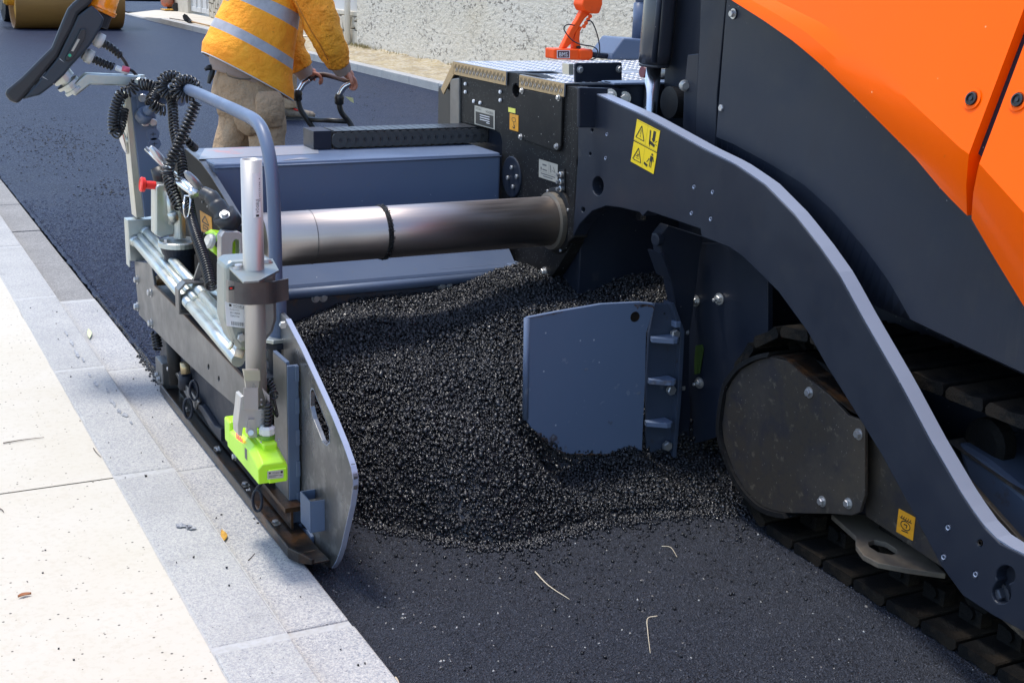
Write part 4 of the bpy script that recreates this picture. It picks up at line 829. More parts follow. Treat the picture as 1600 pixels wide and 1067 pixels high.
# apron under the tube
ya_ = P(785, 425, z=.49).y; yb_2 = yb0-.02; apr = [(yb0-.001, .67), (yb0-.03, .645), (P(785, 418, z=.518).y, .518), (P(785, 418, z=.518).y-.006, .508)]
def strip(name, prof, m, x0=XL, x1=XS-.02, parent=None, th=.012, **k):
    b = B(); n = len(prof); b.loft([[(x, y, z) for y, z in prof]+[(x, y+th*.3, z-th) for y, z in prof[::-1]] for x in (x0, x1)], smooth=False); return part(b, name, m, parent, **k)
ap = strip('apron', apr, slate)
yq = apr[-1][0]
b = B(); a, c = P(596, 390, z=.56), P(785, 385, z=.56); 
b.face([(P(668, 418, z=.52).x, yb0-.04, .6435), (XS-.03, yb0-.04, .6435), (XS-.03, yq+.02, .5275), (P(668, 418, z=.52).x+.02, yq+.02, .5275), (P(668, 418, z=.52).x, yq+.04, .539)]); part(b, 'apron_patch_plate', slate, ap, solid=.004)
b = B(); b.tube([(XL, yq-.008, .488), (XS-.02, yq-.008, .488)], .020, 18); part(b, 'round_bar', slate, ap)
b = B(); b.box((XL, yq-.012, .25), (XS-.02, yq+.02, .467)); wb = part(b, 'wear_strip', M('rust_spotted_slate', (.03, .035, .05), .5, var=[(16, .55, .66, .9, (.09, .045, .02))], bump=('n', 60, .2, .003)), ap)
for u, v in ((493, 466), (505, 465), (690, 447), (701, 446)): bolt(P(u, v, y=yq-.012), NY, wb, .0115, 'bolt', True, 14)
# clamp at right end of the apron
b = B(); b.box((XS-.06, yq-.02, .50), (XS-.0, yq+.05, .53)); part(b, 'wedge_clamp', slate_wear, bevel=.004)
bolt(P(793, 408, x=XS-.02), NX, sp, .010); bolt(P(832, 424, x=XS), NX, sp, .014); bolt(P(851, 425, x=XS), NX, sp, .014)
b = B(); b.tube([P(792, 432, x=XS-.01), P(840, 447, x=XS+.02)], .022, 14); part(b, 'bracket_bar', brown_dirt, sp)
# ---- energy chain on top of the beam
ch0, ch1 = P(498, 232, z=ZB), P(790, 226, z=ZB)
ce = bpy.data.objects.new('cable_chain', None); COL.objects.link(ce); ce.parent = pv; BASE[ce] = BASE[pv]
yc0 = P(515, 234, z=ZB).y; xh0 = P(516, 233, z=ZB).x; xh1 = XS+.09; nlink = 20; pitch = (xh1-xh0-.03)/nlink
b = B(); b.box((xh0-.075, yc0, ZB+.002), (xh0+.0, yc0+.13, ZB+.075)); part(b, 'end_bracket', graph, ce, bevel=.002)
lm = None
for i in range(nlink):
    if lm is None:
        b = B(); b.box((0, .002, .004), (pitch*.98, .125, .066)); b.lathe((pitch*.5, -.010, .035), (.22, 1, 0), [(.031, 0), (.031, .010)], 24); b.lathe((pitch*.62, -.016, .036), (0, 1, 0), [(.006, 0), (.006, .008)], 10)
        b.box((pitch*.03, .0, .066), (pitch*.93, .127, .071)); bmesh.ops.recalc_face_normals(b.bm, faces=b.bm.faces[:]); lm = bpy.data.meshes.new('chain_link'); b.bm.to_mesh(lm); b.bm.free(); lm.materials.append(plastic)
    o = bpy.data.objects.new('chain_link', lm); COL.objects.link(o); o.parent = ce; o.location = Vector((xh0+.012+i*pitch, yc0, ZB+.002))-BASE[pv]
# ---- dark end plate of the extension
XE = 1.215
ep_px = [(262, 239), (290, 233), (314, 254), (330, 276), (352, 312), (372, 345), (379, 368), (379, 430), (372, 470), (330, 470), (270, 440), (258, 300)]
ee = plate('extension_end_plate', ep_px, dict(x=XE), (.02, 0, 0), graph_dirty, bevel=.002)
ed = resample(PP(ep_px[1:7], x=XE), 30); b = B(); b.loft([[p+Vector((.021, 0, 0)), p+Vector((.021, 0, .001)), p+Vector((-.001, 0, .002)), p+Vector((-.001, 0, -.002))] for p in ed], smooth=False); part(b, 'light_edge', darksteel, ee)
b = B(); b.prism(PP([(340, 360), (379, 350), (379, 430), (340, 440)], x=XE-.002), (-.002, 0, 0)); 
b.bm.free()
stk('hazard_sticker', (313, 329), (331, 340), (315, 361), dict(x=XE), NX, [amber, ink], [(1, tri_out(.45, .3, .6, .35, .06)+[line((.3, .6), (.7, .62), .05), line((.3, .75), (.7, .78), .05), rect(.6, .6, .68, .85), line((.25, .58), (.22, .85), .05)])], ee, 'faded orange warning sticker')
for u, v in ((317, 316), (325, 323), (305, 352), (349, 350)): bolt(P(u, v, x=XE), NX, ee, .004, 'bolt', False, 10)
# ---- side shield (front end plate)
XP = 1.17
sh_px = [(447, 499), (470, 543), (495, 597), (519, 650), (536, 692), (548, 726), (552, 745), (552, 762), (548, 790), (540, 825), (533, 856), (526, 876), (519, 887), (511, 886), (498, 878), (484, 869), (462, 850), (250, 585), (250, 470), (330, 440), (430, 480)]
slot = [(485, 613), (487, 608), (490, 609), (495, 622), (514, 670), (515, 690), (510, 695), (503, 688), (490, 655), (485, 635)]
sd = plate('side_shield', sh_px, dict(x=XP), (.014, 0, 0), endst, holes=[slot], bevel=.0015)
ed = resample(PP(sh_px[:13], x=XP), 60); b = B(); b.loft([[p+Vector((.015, 0, 0)), p+Vector((.015, 0, .0012)), p+Vector((-.001, 0, .0012)), p+Vector((-.001, 0, -.003))] for p in ed], smooth=False); part(b, 'worn_edge', edgest, sd)
sc = PP(slot, x=XP-.0006); cgs = sum(sc, Vector())/len(sc); b = B(); m_ = len(sc)
for i in range(m_):
    a, c = sc[i], sc[(i+1) % m_]; b.face([a, c, c+(c-cgs).normalized()*.004, a+(a-cgs).normalized()*.004])
part(b, 'slot_edge', edgest, sd, fixn=False)
# vertical box bar welded on it
ybar = P(470, 690, x=XP).y
xb0 = P(450.5, 690, y=ybar).x
b = B(); zt, zb = P(460, 571, y=ybar).z, P(460, 817, y=ybar).z; b.box((xb0, ybar, zb), (XP-.004, ybar+.012, zt)); b.box((xb0, ybar+.0125, zb+.03), (xb0+.012, ybar+.14, zt+.01)); vbx = part(b, 'vertical_box_bar', slate, bevel=.002)
b = B(); b.box((xb0-.0015, ybar+.004, zb+.035), (xb0-.0001, ybar+.135, zt+.005)); part(b, 'bare_steel_side', darksteel, vbx)
b = B(); b.box((xb0-.002, ybar-.012, zb-.03), (XP-.002, ybar+.03, zb-.001)); part(b, 'foot_plate', slate, vbx, bevel=.003)
for k in range(5): z0 = zb+.05+k*(zt-zb)/5; b = B(); b.box((XP-.016, ybar-.004, z0), (XP-.003, ybar, z0+.05)); part(b, 'weld', slate_wear, vbx, bevel=.003)
# U bracket
yu = P(485, 825, x=XP).y
pA, pB, pC, pD = P(471, 770, y=yu), P(486, 782, y=yu), P(507, 788, y=yu), P(471, 830, y=yu)
b = B(); xa, xm = XP-.001, XP-.001-.06
q = [P(u, v, x=XP-.035) for u, v in ((471, 771), (486, 786), (485, 833), (471, 820))]
ub = bpy.data.objects.new('u_bracket', None); COL.objects.link(ub); ub.parent = sd; BASE[ub] = BASE[pv]
bpy.data.objects.remove(ub); BASE.pop(ub, None) if False else None
y1_, y2_ = P(487, 800, x=XP-.04).y, P(472, 800, x=XP-.04).y; zt_, zb_ = P(487, 784, x=XP-.04).z, P(487, 832, x=XP-.04).z
b.box((XP-.045, y1_, zb_), (XP-.041, y2_, zt_)); b.box((XP-.0409, y1_-.0, zb_), (XP-.0, y1_+.004, zt_)); b.box((XP-.0409, y2_-.004, zt_-.03), (XP-.0, y2_, zt_))
part(b, 'u_bracket', slate, sd, bevel=.001)
yl = P(480, 845, x=XP).y
b = B(); b.prism(PP([(470, 825), (480, 828), (486, 838), (486, 865), (478, 868), (470, 860)], x=XP-.012), (.011, 0, 0)); lg_ = part(b, 'lug', slate, sd, bevel=.003); bolt(P(474, 840, x=XP-.012), NX, lg_, .012)
# ---- sliding shoe
b = B(); s0, s1 = P(245, 597, x=1.085), P(470, 878, x=1.085); s0.z = s1.z = .012
ys0, ys1 = 5.05, 3.33
prof = [(1.06, .044), (1.06, .010), (1.155, .010), (1.155, .022), (1.070, .022), (1.070, .044)]
b.prism([(x, ys1+.07, z) for x, z in prof], (0, ys0-ys1-.07, 0)); shoe = part(b, 'sliding_shoe', oily, bevel=.003)
b = B(); b.loft([[(x, ys1+.07, z) for x, z in prof], [(x+(0.015 if x < 1.08 else 0), ys1+.02, z+.004) for x, z in prof], [(x+(.04 if x < 1.08 else 0), ys1-.02, .022+(z-.010)*.5) for x, z in prof]], smooth=False); part(b, 'shoe_tip', oily, shoe, bevel=.002)
b = B(); b.box((1.10, 3.55, .085), (1.155, 4.95, .10)); b.box((1.118, 3.55, .03), (1.125, 4.95, .085)); part(b, 'inner_rail', oily, shoe)
for yy in (3.62, 3.95, 4.3, 4.75): bolt((1.09, yy, .023), UZ, shoe, .011)
# ---- long grey channel above the shoe
XC1 = 1.05
ch_px = [(210, 408), (236, 412), (241, 446), (290, 495), (330, 537), (376, 586), (389, 600), (389, 655), (376, 641), (330, 602), (285, 560), (255, 530), (217, 492), (213, 450)]
gc = plate('channel_beam', ch_px, dict(x=XC1), (.010, 0, 0), darksteel, bevel=.002, holes=[hole_px(325.5, 573, 1.6, 4.5, 10), hole_px(341.5, 591.5, 1.6, 4.5, 10)])
b = B(); zc = P(330, 537, x=XC1).z; y0_, y1_ = P(387, 598, x=XC1).y, P(241, 446, x=XC1).y
b.prism([(XC1+.0105, y0_, zc), (XP-.005, y0_, zc), (XP-.005, y1_, zc), (XC1+.0105, y1_, zc)], (0, 0, -.008), holes=[circ(P(u, v, z=zc), .008, (1, 0, 0), (0, 1, 0), 10) for u, v in ((344, 521), (353, 521), (352, 532), (361, 542), (336, 515))]); part(b, 'perforated_flange', graph, gc)
b = B(); e = resample(PP(ch_px[2:7], x=XC1), 30); b.loft([[p+Vector((-.001, 0, -.002)), p+Vector((-.001, 0, .002)), p+Vector((.008, 0, .002)), p+Vector((.008, 0, -.002))] for p in e], smooth=False); part(b, 'rusty_top_edge', M('brown_edge', (.12, .07, .045), .5), gc)
for u, v in ((215, 437), (236, 457), (215, 479), (237, 505)): bolt(P(u, v, x=XC1), NX, gc, .013)
# parts below the channel
b = B(); b.box((1.10, 3.85, .10), (1.15, 5.2, .36)); part(b, 'inner_wall', graph)
b = B(); b.tube([P(277, 600, x=1.085), P(270, 520, x=1.085)], .03, 16); g1 = part(b, 'spring_strut', graph_dirty); b = B(); b.tube([P(290, 583, x=1.075), P(289, 566, x=1.075)], .018, 16); part(b, 'brass_collar', M('brass', (.45, .35, .2), .35, metal=.7), g1); b = B(); b.tube([P(289, 604, x=1.08), P(290, 583, x=1.08)], .025, 16); part(b, 'foot', graph, g1)
b = B(); b.box(P(246, 598, x=1.07)-Vector((.0, .10, 0)), P(246, 558, x=1.075)+Vector((.06, .02, 0))); b1 = part(b, 'corner_box', darksteel, bevel=.003)
for u, v in ((246, 585), (249, 592), (265, 576)): bolt(P(u, v, x=1.068), NX, b1, .009)
b = B(); b.tube(coil([P(243, 520, x=1.07), P(247, 545, x=1.07)], .016, .005, .012), .005, 6); part(b, 'coil_spring', blackm)
plate('slanted_guide', [(273, 583), (276, 582), (310, 628), (305, 640), (290, 618)], dict(x=1.075), (.01, 0, 0), endst)
plate('slanted_guide', [(305, 628), (315, 634), (335, 665), (345, 670), (345, 690), (328, 668)], dict(x=1.08), (.02, 0, 0), graph)
def shackle(px, x, dy, s=1):
    b = B(); c = P(*px, x=x); w_, h_ = .018*s, .045*s; pts = [c+r0*w_*math.cos(a)+UZ*h_*math.sin(a) for a in np.linspace(0, 2*PI, 25)]; b.tube(pts, .0058*s, 8, caps=False); return part(b, 'shackle', graph)
shackle((294, 638), 1.055, 0, .85); shackle((303, 610), 1.058, 0, .8); shackle((402, 782), 1.02, 0, .75)
b = B(); b.tube([P(400, 765, x=1.03), P(410, 752, x=1.05), P(416, 735, x=1.07)], .006, 8); part(b, 'shackle_link', graph)
for u, v in ((343, 703), (368, 713), (390, 768)): bolt(P(u, v, x=1.095), NX, shoe, .010)
# ---- galvanised swing arm (double rail)
sq = plate('galvanised_plate', [(199, 344), (246, 342), (246, 408), (203, 408)], dict(y=5.36), (0, .012, 0), zinc)
b = B(); b.box(P(199, 343, y=5.36)+Vector((0, .0125, -.012)), P(250, 342, y=5.36)+Vector((0, .07, 0))); b.box(P(199, 343, y=5.36)+Vector((0, .0125, -.2)), P(199, 343, y=5.36)+Vector((.006, .07, -.0125))); part(b, 'bent_flange', zinc, sq, bevel=.002)
r0_, r1_ = P(222, 372, y=5.355), P(383, 556, y=3.66)
dr = (r1_-r0_)
rails = bpy.data.objects.new('swing_arm', None); COL.objects.link(rails); rails.parent = pv; BASE[rails] = BASE[pv]
for k, (dx, dz) in enumerate(((-.024, -.012), (.020, .022), (-.008, .010))):
    b = B(); o_ = Vector((dx, 0, dz)); b.tube([r0_+o_, r0_+o_+dr*.62], .019 if k < 2 else .012, 14); part(b, 'rail_tube', zinc, rails)
for k, (dx, dz) in enumerate(((-.024, -.014), (.022, .022))):
    b = B(); o_ = Vector((dx, 0, dz)); b.tube([r0_+o_*.9+dr*.62, r1_+o_*.9], .0195, 14); part(b, 'rail_sleeve', zinc, rails)
b = B(); b.tube([r0_+dr*.62, r1_], .015, 10); part(b, 'rail_web', zinc, rails)
b = B(); cc_ = r0_; 
for k, (dx, dz) in enumerate(((-.024, -.012), (.020, .022))): b.tube([cc_+Vector((dx, .0, dz)), cc_+Vector((dx, -.012, dz))], [.028, .020], 12)
part(b, 'weld_collar', zinc, rails, smooth=True)
# steel clamp around the arm
qc = r0_+dr*.555
b = B(); ring = [Vector((-.055, 0, -.055)), Vector((-.055, 0, .03)), Vector((-.03, 0, .055)), Vector((.055, 0, .055)), Vector((.055, 0, .047)), Vector((-.026, 0, .047)), Vector((-.047, 0, .027)), Vector((-.047, 0, -.05)), Vector((.0, 0, -.055)), Vector((0, 0, -.062))]
b.prism([qc+p for p in ring], (0, -.05, 0)); cl = part(b, 'steel_clamp', darksteel, rails, bevel=.002)
b = B(); a = qc+Vector((.0, -.02, .05)); b.prism([a, a+Vector((.02, 0, 0)), a+Vector((.055, -.02, .075)), a+Vector((.035, -.02, .082)), a+Vector((.02, -.015, .065))], (0, -.012, 0)); part(b, 'lever', darksteel, cl, bevel=.001)
b = B(); b.prism([qc+Vector((-.05, -.05, -.07)), qc+Vector((.10, -.05, -.07)), qc+Vector((.10, -.05, .05)), qc+Vector((.06, -.05, .065)), qc+Vector((-.03, -.05, .06))], (0, -.18, 0)); 
b.bm.free()
b = B(); c_ = qc+Vector((.05, -.05, .045)); b.prism([c_+Vector((-.02, 0, 0)), c_+Vector((.10, 0, 0)), c_+Vector((.12, -.06, 0)), c_+Vector((.12, -.20, 0)), c_+Vector((.05, -.26, 0)), c_+Vector((-.02, -.05, 0))], (0, 0, -.10)); hs1 = part(b, 'zinc_housing', zinc, rails, bevel=.018)
b = B(); b.lathe(c_+Vector((.06, -.10, .001)), UZ, [(.022, 0), (.022, .003), (.012, .003), (.012, .008)], 18); part(b, 'housing_cap', zinc_y, hs1)
for u, v in ((472-0, 0),): pass
bolt(P(326, 478, x=1.08), Vector((-.5, -.5, .7)), hs1, .012); bolt(P(299, 478, x=1.07), Vector((-.5, -.3, .7)), hs1, .010)
# ---- bracket with the silver pole
XPo = 1.0
pt_, pb_ = P(394.5, 250, x=XPo), P(400, 640, x=XPo); pt_.y = pb_.y = 3.475
zt_p, zb_p = pt_.z, P(400, 628, x=XPo).z
rp = .0290
def ringtube(b, c, r, rin, h, seg=32): b.lathe(c, UZ, [(rin, h-.10), (rin, h), (r, h), (r, 0)], seg)
b = B(); cpole = Vector((XPo, 3.475, zb_p)); hh = zt_p-zb_p; b.lathe(cpole, UZ, [(rp*.86, hh-.25), (rp*.86, hh), (rp, hh), (rp, 0), (rp*.8, 0)], 40)
b.bm.faces.ensure_lookup_table(); sp_ = part(b, 'sensor_pole', alu)
for f in sp_.data.polygons: f.use_smooth = abs(f.normal.z) < .5
# label on the pole: curved strip
def wrap_label(c, r, a0, a1, z0, z1, mats, shapes, parent, name='label'):
    b = B(); n = 12
    def mp(s, t, e): a = a0+(a1-a0)*s; return Vector((c.x+(r+e)*math.cos(a), c.y+(r+e)*math.sin(a), z1+(z0-z1)*t))
    for i in range(n): b.face([mp(i/n, 0, .0006), mp((i+1)/n, 0, .0006), mp((i+1)/n, 1, .0006), mp(i/n, 1, .0006)]); b.bm.faces.ensure_lookup_table()
    for mi, polys in shapes:
        b.mi = mi
        for pl in polys: b.face([mp(s, t, .0012) for s, t in pl])
    return part(b, name, mats, parent, fixn=False)
def rot90(polys): return [[(t_, 1-s_) for s_, t_ in pl] for pl in polys]   # text running upwards
za, zb2 = P(405, 275, x=XPo).z, P(405, 344, x=XPo).z
tx_ = [[(.25+(pl_[1])*.4, 1-pl_[0]) for pl_ in pl] for pl in text_polys('VÖGELE', .10, 0, .42, 1)]
sm_ = [[(.72+(pl_[1])*.18, 1-pl_[0]) for pl_ in pl] for pl in text_polys('4610112156', .35, 0, .8, 1)]
wrap_label(cpole, rp, -1.78, -.95, zb2, za, [white, ink], [(1, tx_+sm_+[rect(.3, .93, .65, .98), rect(.75, .12, .9, .14)])], sp_)
# grey flat clamp across pole and rail socket
zc1, zc2 = P(400, 445, x=XPo).z, P(400, 475, x=XPo).z
path = [P(354, 455, y=3.47), P(358, 456, y=3.44), P(385, 460, y=3.435), P(425, 458, y=3.44), P(432, 456, y=3.47), P(451, 452, y=3.48)]
b = B(); hgt = Vector((0, 0, -.062)); up_ = Vector((0, 0, .031)); th_ = Vector((0, .006, 0)); pth = fillet(path, .02, 4)
b.loft([[p+up_, p+up_+th_, p+up_+th_+hgt, p+up_+hgt] for p in pth], smooth=False); fc = part(b, 'flat_clamp', darksteel)
b = B(); q = P(357, 450, y=3.438); b.box(q+Vector((.0, -.0015, -.006)), q+Vector((.016, 0, .004))); part(b, 'slot_mark', ink, fc); b = B(); b.box(q+Vector((.003, -.002, -.003)), q+Vector((.010, -.0014, .001))); part(b, 'red_mark', red, fc)
# zinc bracket box behind the pole
yz = 3.50
bz = plate('zinc_bracket', [(352, 414), (362, 408), (424, 404), (432, 416), (434, 500), (428, 520), (406, 548), (374, 548), (362, 532), (352, 500)], dict(y=yz+.02), (0, .10, 0), zinc_d, bevel=.012)
b = B(); b.prism([P(u, v, z=P(380, 418, y=yz).z) for u, v in ((352, 412), (364, 407), (426, 404), (436, 422), (405, 438), (380, 440))], (0, 0, -.006)); part(b, 'top_plate', zinc_d, bz, bevel=.001)
bolt(P(373, 420, z=P(380, 418, y=yz).z), UZ, bz, .011, 'bolt', True, 14)
u_path = [P(350, 500, y=3.62), P(345, 490, y=3.62), P(344, 440, y=3.62), P(347, 418, y=3.62), P(358, 408, y=3.64), P(390, 404, y=3.66)]
b = B(); b.loft([[p, p+Vector((.006, 0, 0)), p+Vector((.006, -.10, 0)), p+Vector((0, -.10, 0))] for p in fillet(u_path, .03, 4)], smooth=False); part(b, 'bent_strap', zinc_d, bz)
stk('pole_bracket_label', (351, 471), (382, 475), (354, 509), dict(y=yz+.02), NY, [white, ink, inkg], [(1, text_polys('VÖGELE', .40, .06, .98, .17)+text_polys('Komponente', .22, .26, .70, .33)+text_polys('2511460A', .22, .38, .72, .46)+text_polys('TSM17106', .22, .52, .68, .59)+[rect(.2, .07, .32, .17)]+[rect(.25+.055*k+.01*(k % 2), .78, .25+.055*k+.028, .94) for k in range(13)]), (2, [rect(.38, .2, .99, .212)])], bz, 'white component label with barcode')
bolt(P(376, 526, y=yz+.02), NY, bz, .013, 'bolt', False)
b = B(); b.tube([P(358, 539, y=yz+.02), P(362, 541, y=yz+.02)], .012, 8); part(b, 'nut', zinc_y, bz)
b = B(); b.tube([P(368, 549, y=yz+.06), P(381, 553, y=yz+.05)], .014, 10); part(b, 'gland', M('ivory_plastic', (.6, .5, .38), .5), bz)
# ---- lower pole bracket and lime sensor
yS = 3.475
lb = plate('pole_lever', [(379, 577), (404, 577), (407, 585), (404, 608), (404, 640), (381, 640), (384, 608), (382, 590)], dict(y=yS-.045), (0, .006, 0), zinc_y, bevel=.001)
b = B(); q = PP([(379, 577), (404, 577), (407, 595), (382, 595)], y=yS-.046); b.prism([q[0]+Vector((0, -.012, 0)), q[1]+Vector((0, -.012, 0)), q[2], q[3]], (0, .004, 0)); part(b, 'lever_tip', zinc_y, lb)
b = B(); q = PP([(381, 606), (403, 606), (403, 640), (381, 640)], y=yS-.0475); b.prism(q, (0, .002, 0)); part(b, 'bright_band', alu, lb)
b = B(); b.prism(PP([(376, 620), (381, 618), (381, 640), (420, 640), (420, 618), (414, 612), (420, 622), (424, 650), (420, 684), (415, 685), (413, 668), (402, 668), (402, 684), (391, 684), (391, 668), (380, 668), (378, 682), (372, 680), (371, 664), (374, 640)], y=yS-.04), (0, .05, 0)); ak = part(b, 'aluminium_bracket', alu, bevel=.002)
b = B(); b.prism(PP([(389, 655), (398, 655), (398, 678), (390, 684), (386, 676)], y=yS-.048), (0, .007, 0)); part(b, 'latch', alu, ak)
b = B(); b.tube([P(392, 676, y=yS-.06), P(392, 676, y=yS-.045)], .008, 12); part(b, 'latch_pin', zinc, ak)
for v in (624, 632, 640, 648, 656, 664): bolt(P(408, v, y=yS-.04), NY, ak, .003, 'screw', False, 8)
# sensor body: box running away from camera (axis y), built by sections
zS = lambda v: P(430, v, x=1.02).z
sc_ = []
def sec(yc, x0, x1, zlo, zhi, ch=.02): return [Vector(p) for p in ((x0, yc, zlo), (x0, yc, zhi-ch), (x0+ch, yc, zhi), (x1-ch, yc, zhi), (x1, yc, zhi-ch), (x1, yc, zlo))]
fbl, fbr, ftl, ftr = P(405, 757, x=1.0), P(449, 752, x=1.0), P(400, 720, x=1.0), P(445, 715, x=1.0)
y_f = 3.33; pf0, pf1 = P(404, 757, y=y_f), P(450, 752, y=y_f); zlo = pf0.z; xL_, xR_ = pf0.x, pf1.x; pft = P(404, 725, y=y_f)
y_b = P(372, 700, z=zlo).y; BL = y_b-y_f; pb0 = P(362, 690, y=y_b); pbt = P(365, 655, y=y_b); 
print('sensor', xL_, xR_, zlo, pft.z, pb0, pbt)
b = B()
rows = []
for k, (yy, top, ch) in enumerate(((y_f, pft.z-.004, .012), (y_f+.012, pft.z+.004, .014), (y_f+.08, pft.z+.026, .016), (y_f+.14, pft.z+.028, .016), (y_f+BL*.85, pft.z+.018, .014), (y_f+BL, pft.z+.02, .012))):
    tt = (yy-y_f)/BL; x0_ = xL_-.006*tt; x1_ = xR_-.004*tt; rows.append(sec(yy, x0_, x1_, zlo+.01*tt+(.0 if k else .0), top, ch))
b.loft(rows, smooth=False); ls = part(b, 'level_sensor', lime, bevel=.003)
b = B(); b.box((xL_+.03, y_f+.05, pft.z+.0), (xR_-.012, y_f+.14, pft.z+.037)); part(b, 'raised_housing', lime, ls, bevel=.006)
b = B(); b.box((xL_-.006, y_f+BL-.03, zlo+.02), (xR_-.03, y_f+BL+.03, pft.z+.035)); part(b, 'end_cap', lime, ls, bevel=.006)
b = B(); b.box((xL_+.028, y_f-.006, zlo), (xR_-.004, y_f+.03, pft.z-.02)); part(b, 'front_lip', lime, ls, bevel=.003)
b = B(); b.prism([Vector((xL_-.0015, yy, zz)) for yy, zz in ((y_f+.10, zlo+.035), (y_f+.10, pft.z+.008), (y_f+BL-.04, pft.z+.0), (y_f+BL-.04, zlo+.04))], (-.001, 0, 0)); dsp = part(b, 'display_panel', inkg, ls)
b = B()
for k in range(4): b.box((xL_-.0036, y_f+.14+.018*k, zlo+.075-.003*k), (xL_-.0027, y_f+.152+.018*k, zlo+.085)); 
part(b, 'red_digits', M('red_led', (.6, .02, .01), .4, emit=((1, .05, .03), 1.2)), dsp)
stk('sensor_label', (417.5, 736), (442.5, 733.5), (417.5, 748.5), dict(y=y_f-.0065), NY, [silver, ink], [(1, text_polys('VÖGELE', .30, .14, .74, .36)+[rect(.1, .14, .2, .34), rect(.82, .1, .96, .38), rect(.1, .55, .7, .6), rect(.1, .72, .55, .77), rect(.75, .6, .93, .66)])], ls)
gl = Vector(((xL_+xR_)/2+.012, y_f+.09, pft.z+.037)); b = B(); b.lathe(gl, UZ, [(.022, 0), (.022, .012)], 20); b.mi = 1; b.lathe(gl+UZ*.012, UZ, [(.020, 0), (.023, .004), (.023, .020), (.017, .026)], 8); part(b, 'cable_gland', [M('dark_lime', (.12, .28, .02), .4), M('pale_plastic', (.62, .62, .56), .4)], ls)
for dx, dy in ((-.026, -.026), (.026, -.026), (-.026, .026), (.026, .026)): bolt(gl+Vector((dx, dy, .0)), UZ, ls, .003, 'screw', False, 8)
# its cable: ribbed sleeve, thin lead, short coil
c1_ = gl+UZ*.03; pth = smooth_path([c1_, c1_+Vector((.004, 0, .03)), c1_+Vector((.006, 0.0, .075))], 8)
b = B(); b.tube(pth, .008, 10); b.tube(coil([c1_, c1_+Vector((.004, 0, .03)), c1_+Vector((.006, 0, .07))], .0085, .0045, .0105), .0045, 6); ca = part(b, 'ribbed_sleeve', cable, ls)
b = B(); p9 = P(426, 612, y=3.46); b.tube(smooth_path([c1_+Vector((.006, 0, .075)), P(433, 650, y=3.44), P(429, 628, y=3.45), p9], 8), .004, 8); b.tube(coil([p9, P(424, 604, y=3.47), P(419, 596, y=3.48)], .010, .0035, .009), .0035, 6); b.tube(circ(P(427, 617, y=3.44), .012, (1, 0, 0), (0, 0, 1), 20), .0035, 6, caps=False); part(b, 'cable', cable, ls)
# ---- handrail
XH = 1.17
rl_px = [(433, 520), (431, 440), (429, 340), (424, 250), (408, 196), (384, 180), (345, 163), (300, 142), (283, 136)]
rp_ = [P(435, 500, x=XH), P(428, 300, x=XH), P(415, 195, x=XH), P(380, 178, x=XH), P(300, 142, x=XH)]
pA_ = P(433, 520, x=XH); rpth = [pA_, P(431, 420, x=XH), P(427, 290, x=XH)]
rpth = smooth_path([P(433, 515, x=XH), P(431, 430, x=XH), P(429, 350, x=XH), P(425, 275, x=XH), P(416, 222, x=XH), P(402, 192, x=XH), P(375, 176, x=XH), P(340, 160, x=XH), P(310, 146.5, x=XH), P(286, 137, x=XH)], 8)
b = B(); b.tube(rpth, .0205, 20); hr = part(b, 'handrail', slate)
so_ = P(434, 520, x=XH); b = B(); z0 = P(434, 524, x=XH).z; zt3 = P(432, 462, x=XH).z; yy = so_.y
b.lathe((XH, yy, z0), UZ, [(.028, 0), (.028, zt3-z0-.008), (.022, zt3-z0)], 28); part(b, 'socket', slate, hr)
b = B(); b.prism([Vector((XH+dx, yy+dy, z0)) for dx, dy in ((-.055, -.02), (-.03, -.05), (.03, -.05), (.058, -.015), (.058, .05), (-.055, .05))], (0, 0, -.012)); part(b, 'zinc_base_plate', zinc, hr, bevel=.001)
b = B(); b.lathe((XH, yy, z0-.03), UZ, [(.055, 0), (.055, .016)], 28); part(b, 'base_disc', graph, hr); b = B(); b.lathe((XH, yy, z0-.25), UZ, [(.03, 0), (.03, .22)], 24); b.box((XH+.02, yy-.01, z0-.28), (XH+.028, yy+.15, z0-.03)); part(b, 'base_tube', graph, hr)
bolt(P(440, 505, x=XH-.02)+Vector((0, -.012, 0)), Vector((-.2, -1, 0)), hr, .012, 'bolt', False)
# upper end: hooks over and joins the post
e0 = P(286, 137, x=XH); pc = P(228, 176, y=5.33)
b = B(); b.tube(smooth_path([e0+Vector((0, .01, .002)), e0+Vector((-.01, .12, -.02)), P(262, 150, y=5.25), P(245, 163, y=5.26), P(229, 175, y=5.30)], 8), .020, 18); part(b, 'rail_end', slate, hr)
b = B(); b.tube(smooth_path([P(260, 140, y=5.3), P(272, 152, y=5.2), P(284, 159, y=5.15)], 6), .019, 14); part(b, 'rail_branch', slate, hr)
b = B(); b.tube([P(229, 175, y=5.30), P(223, 183, y=5.335)], [.026, .034], 20); part(b, 'rail_boss', slate, hr)
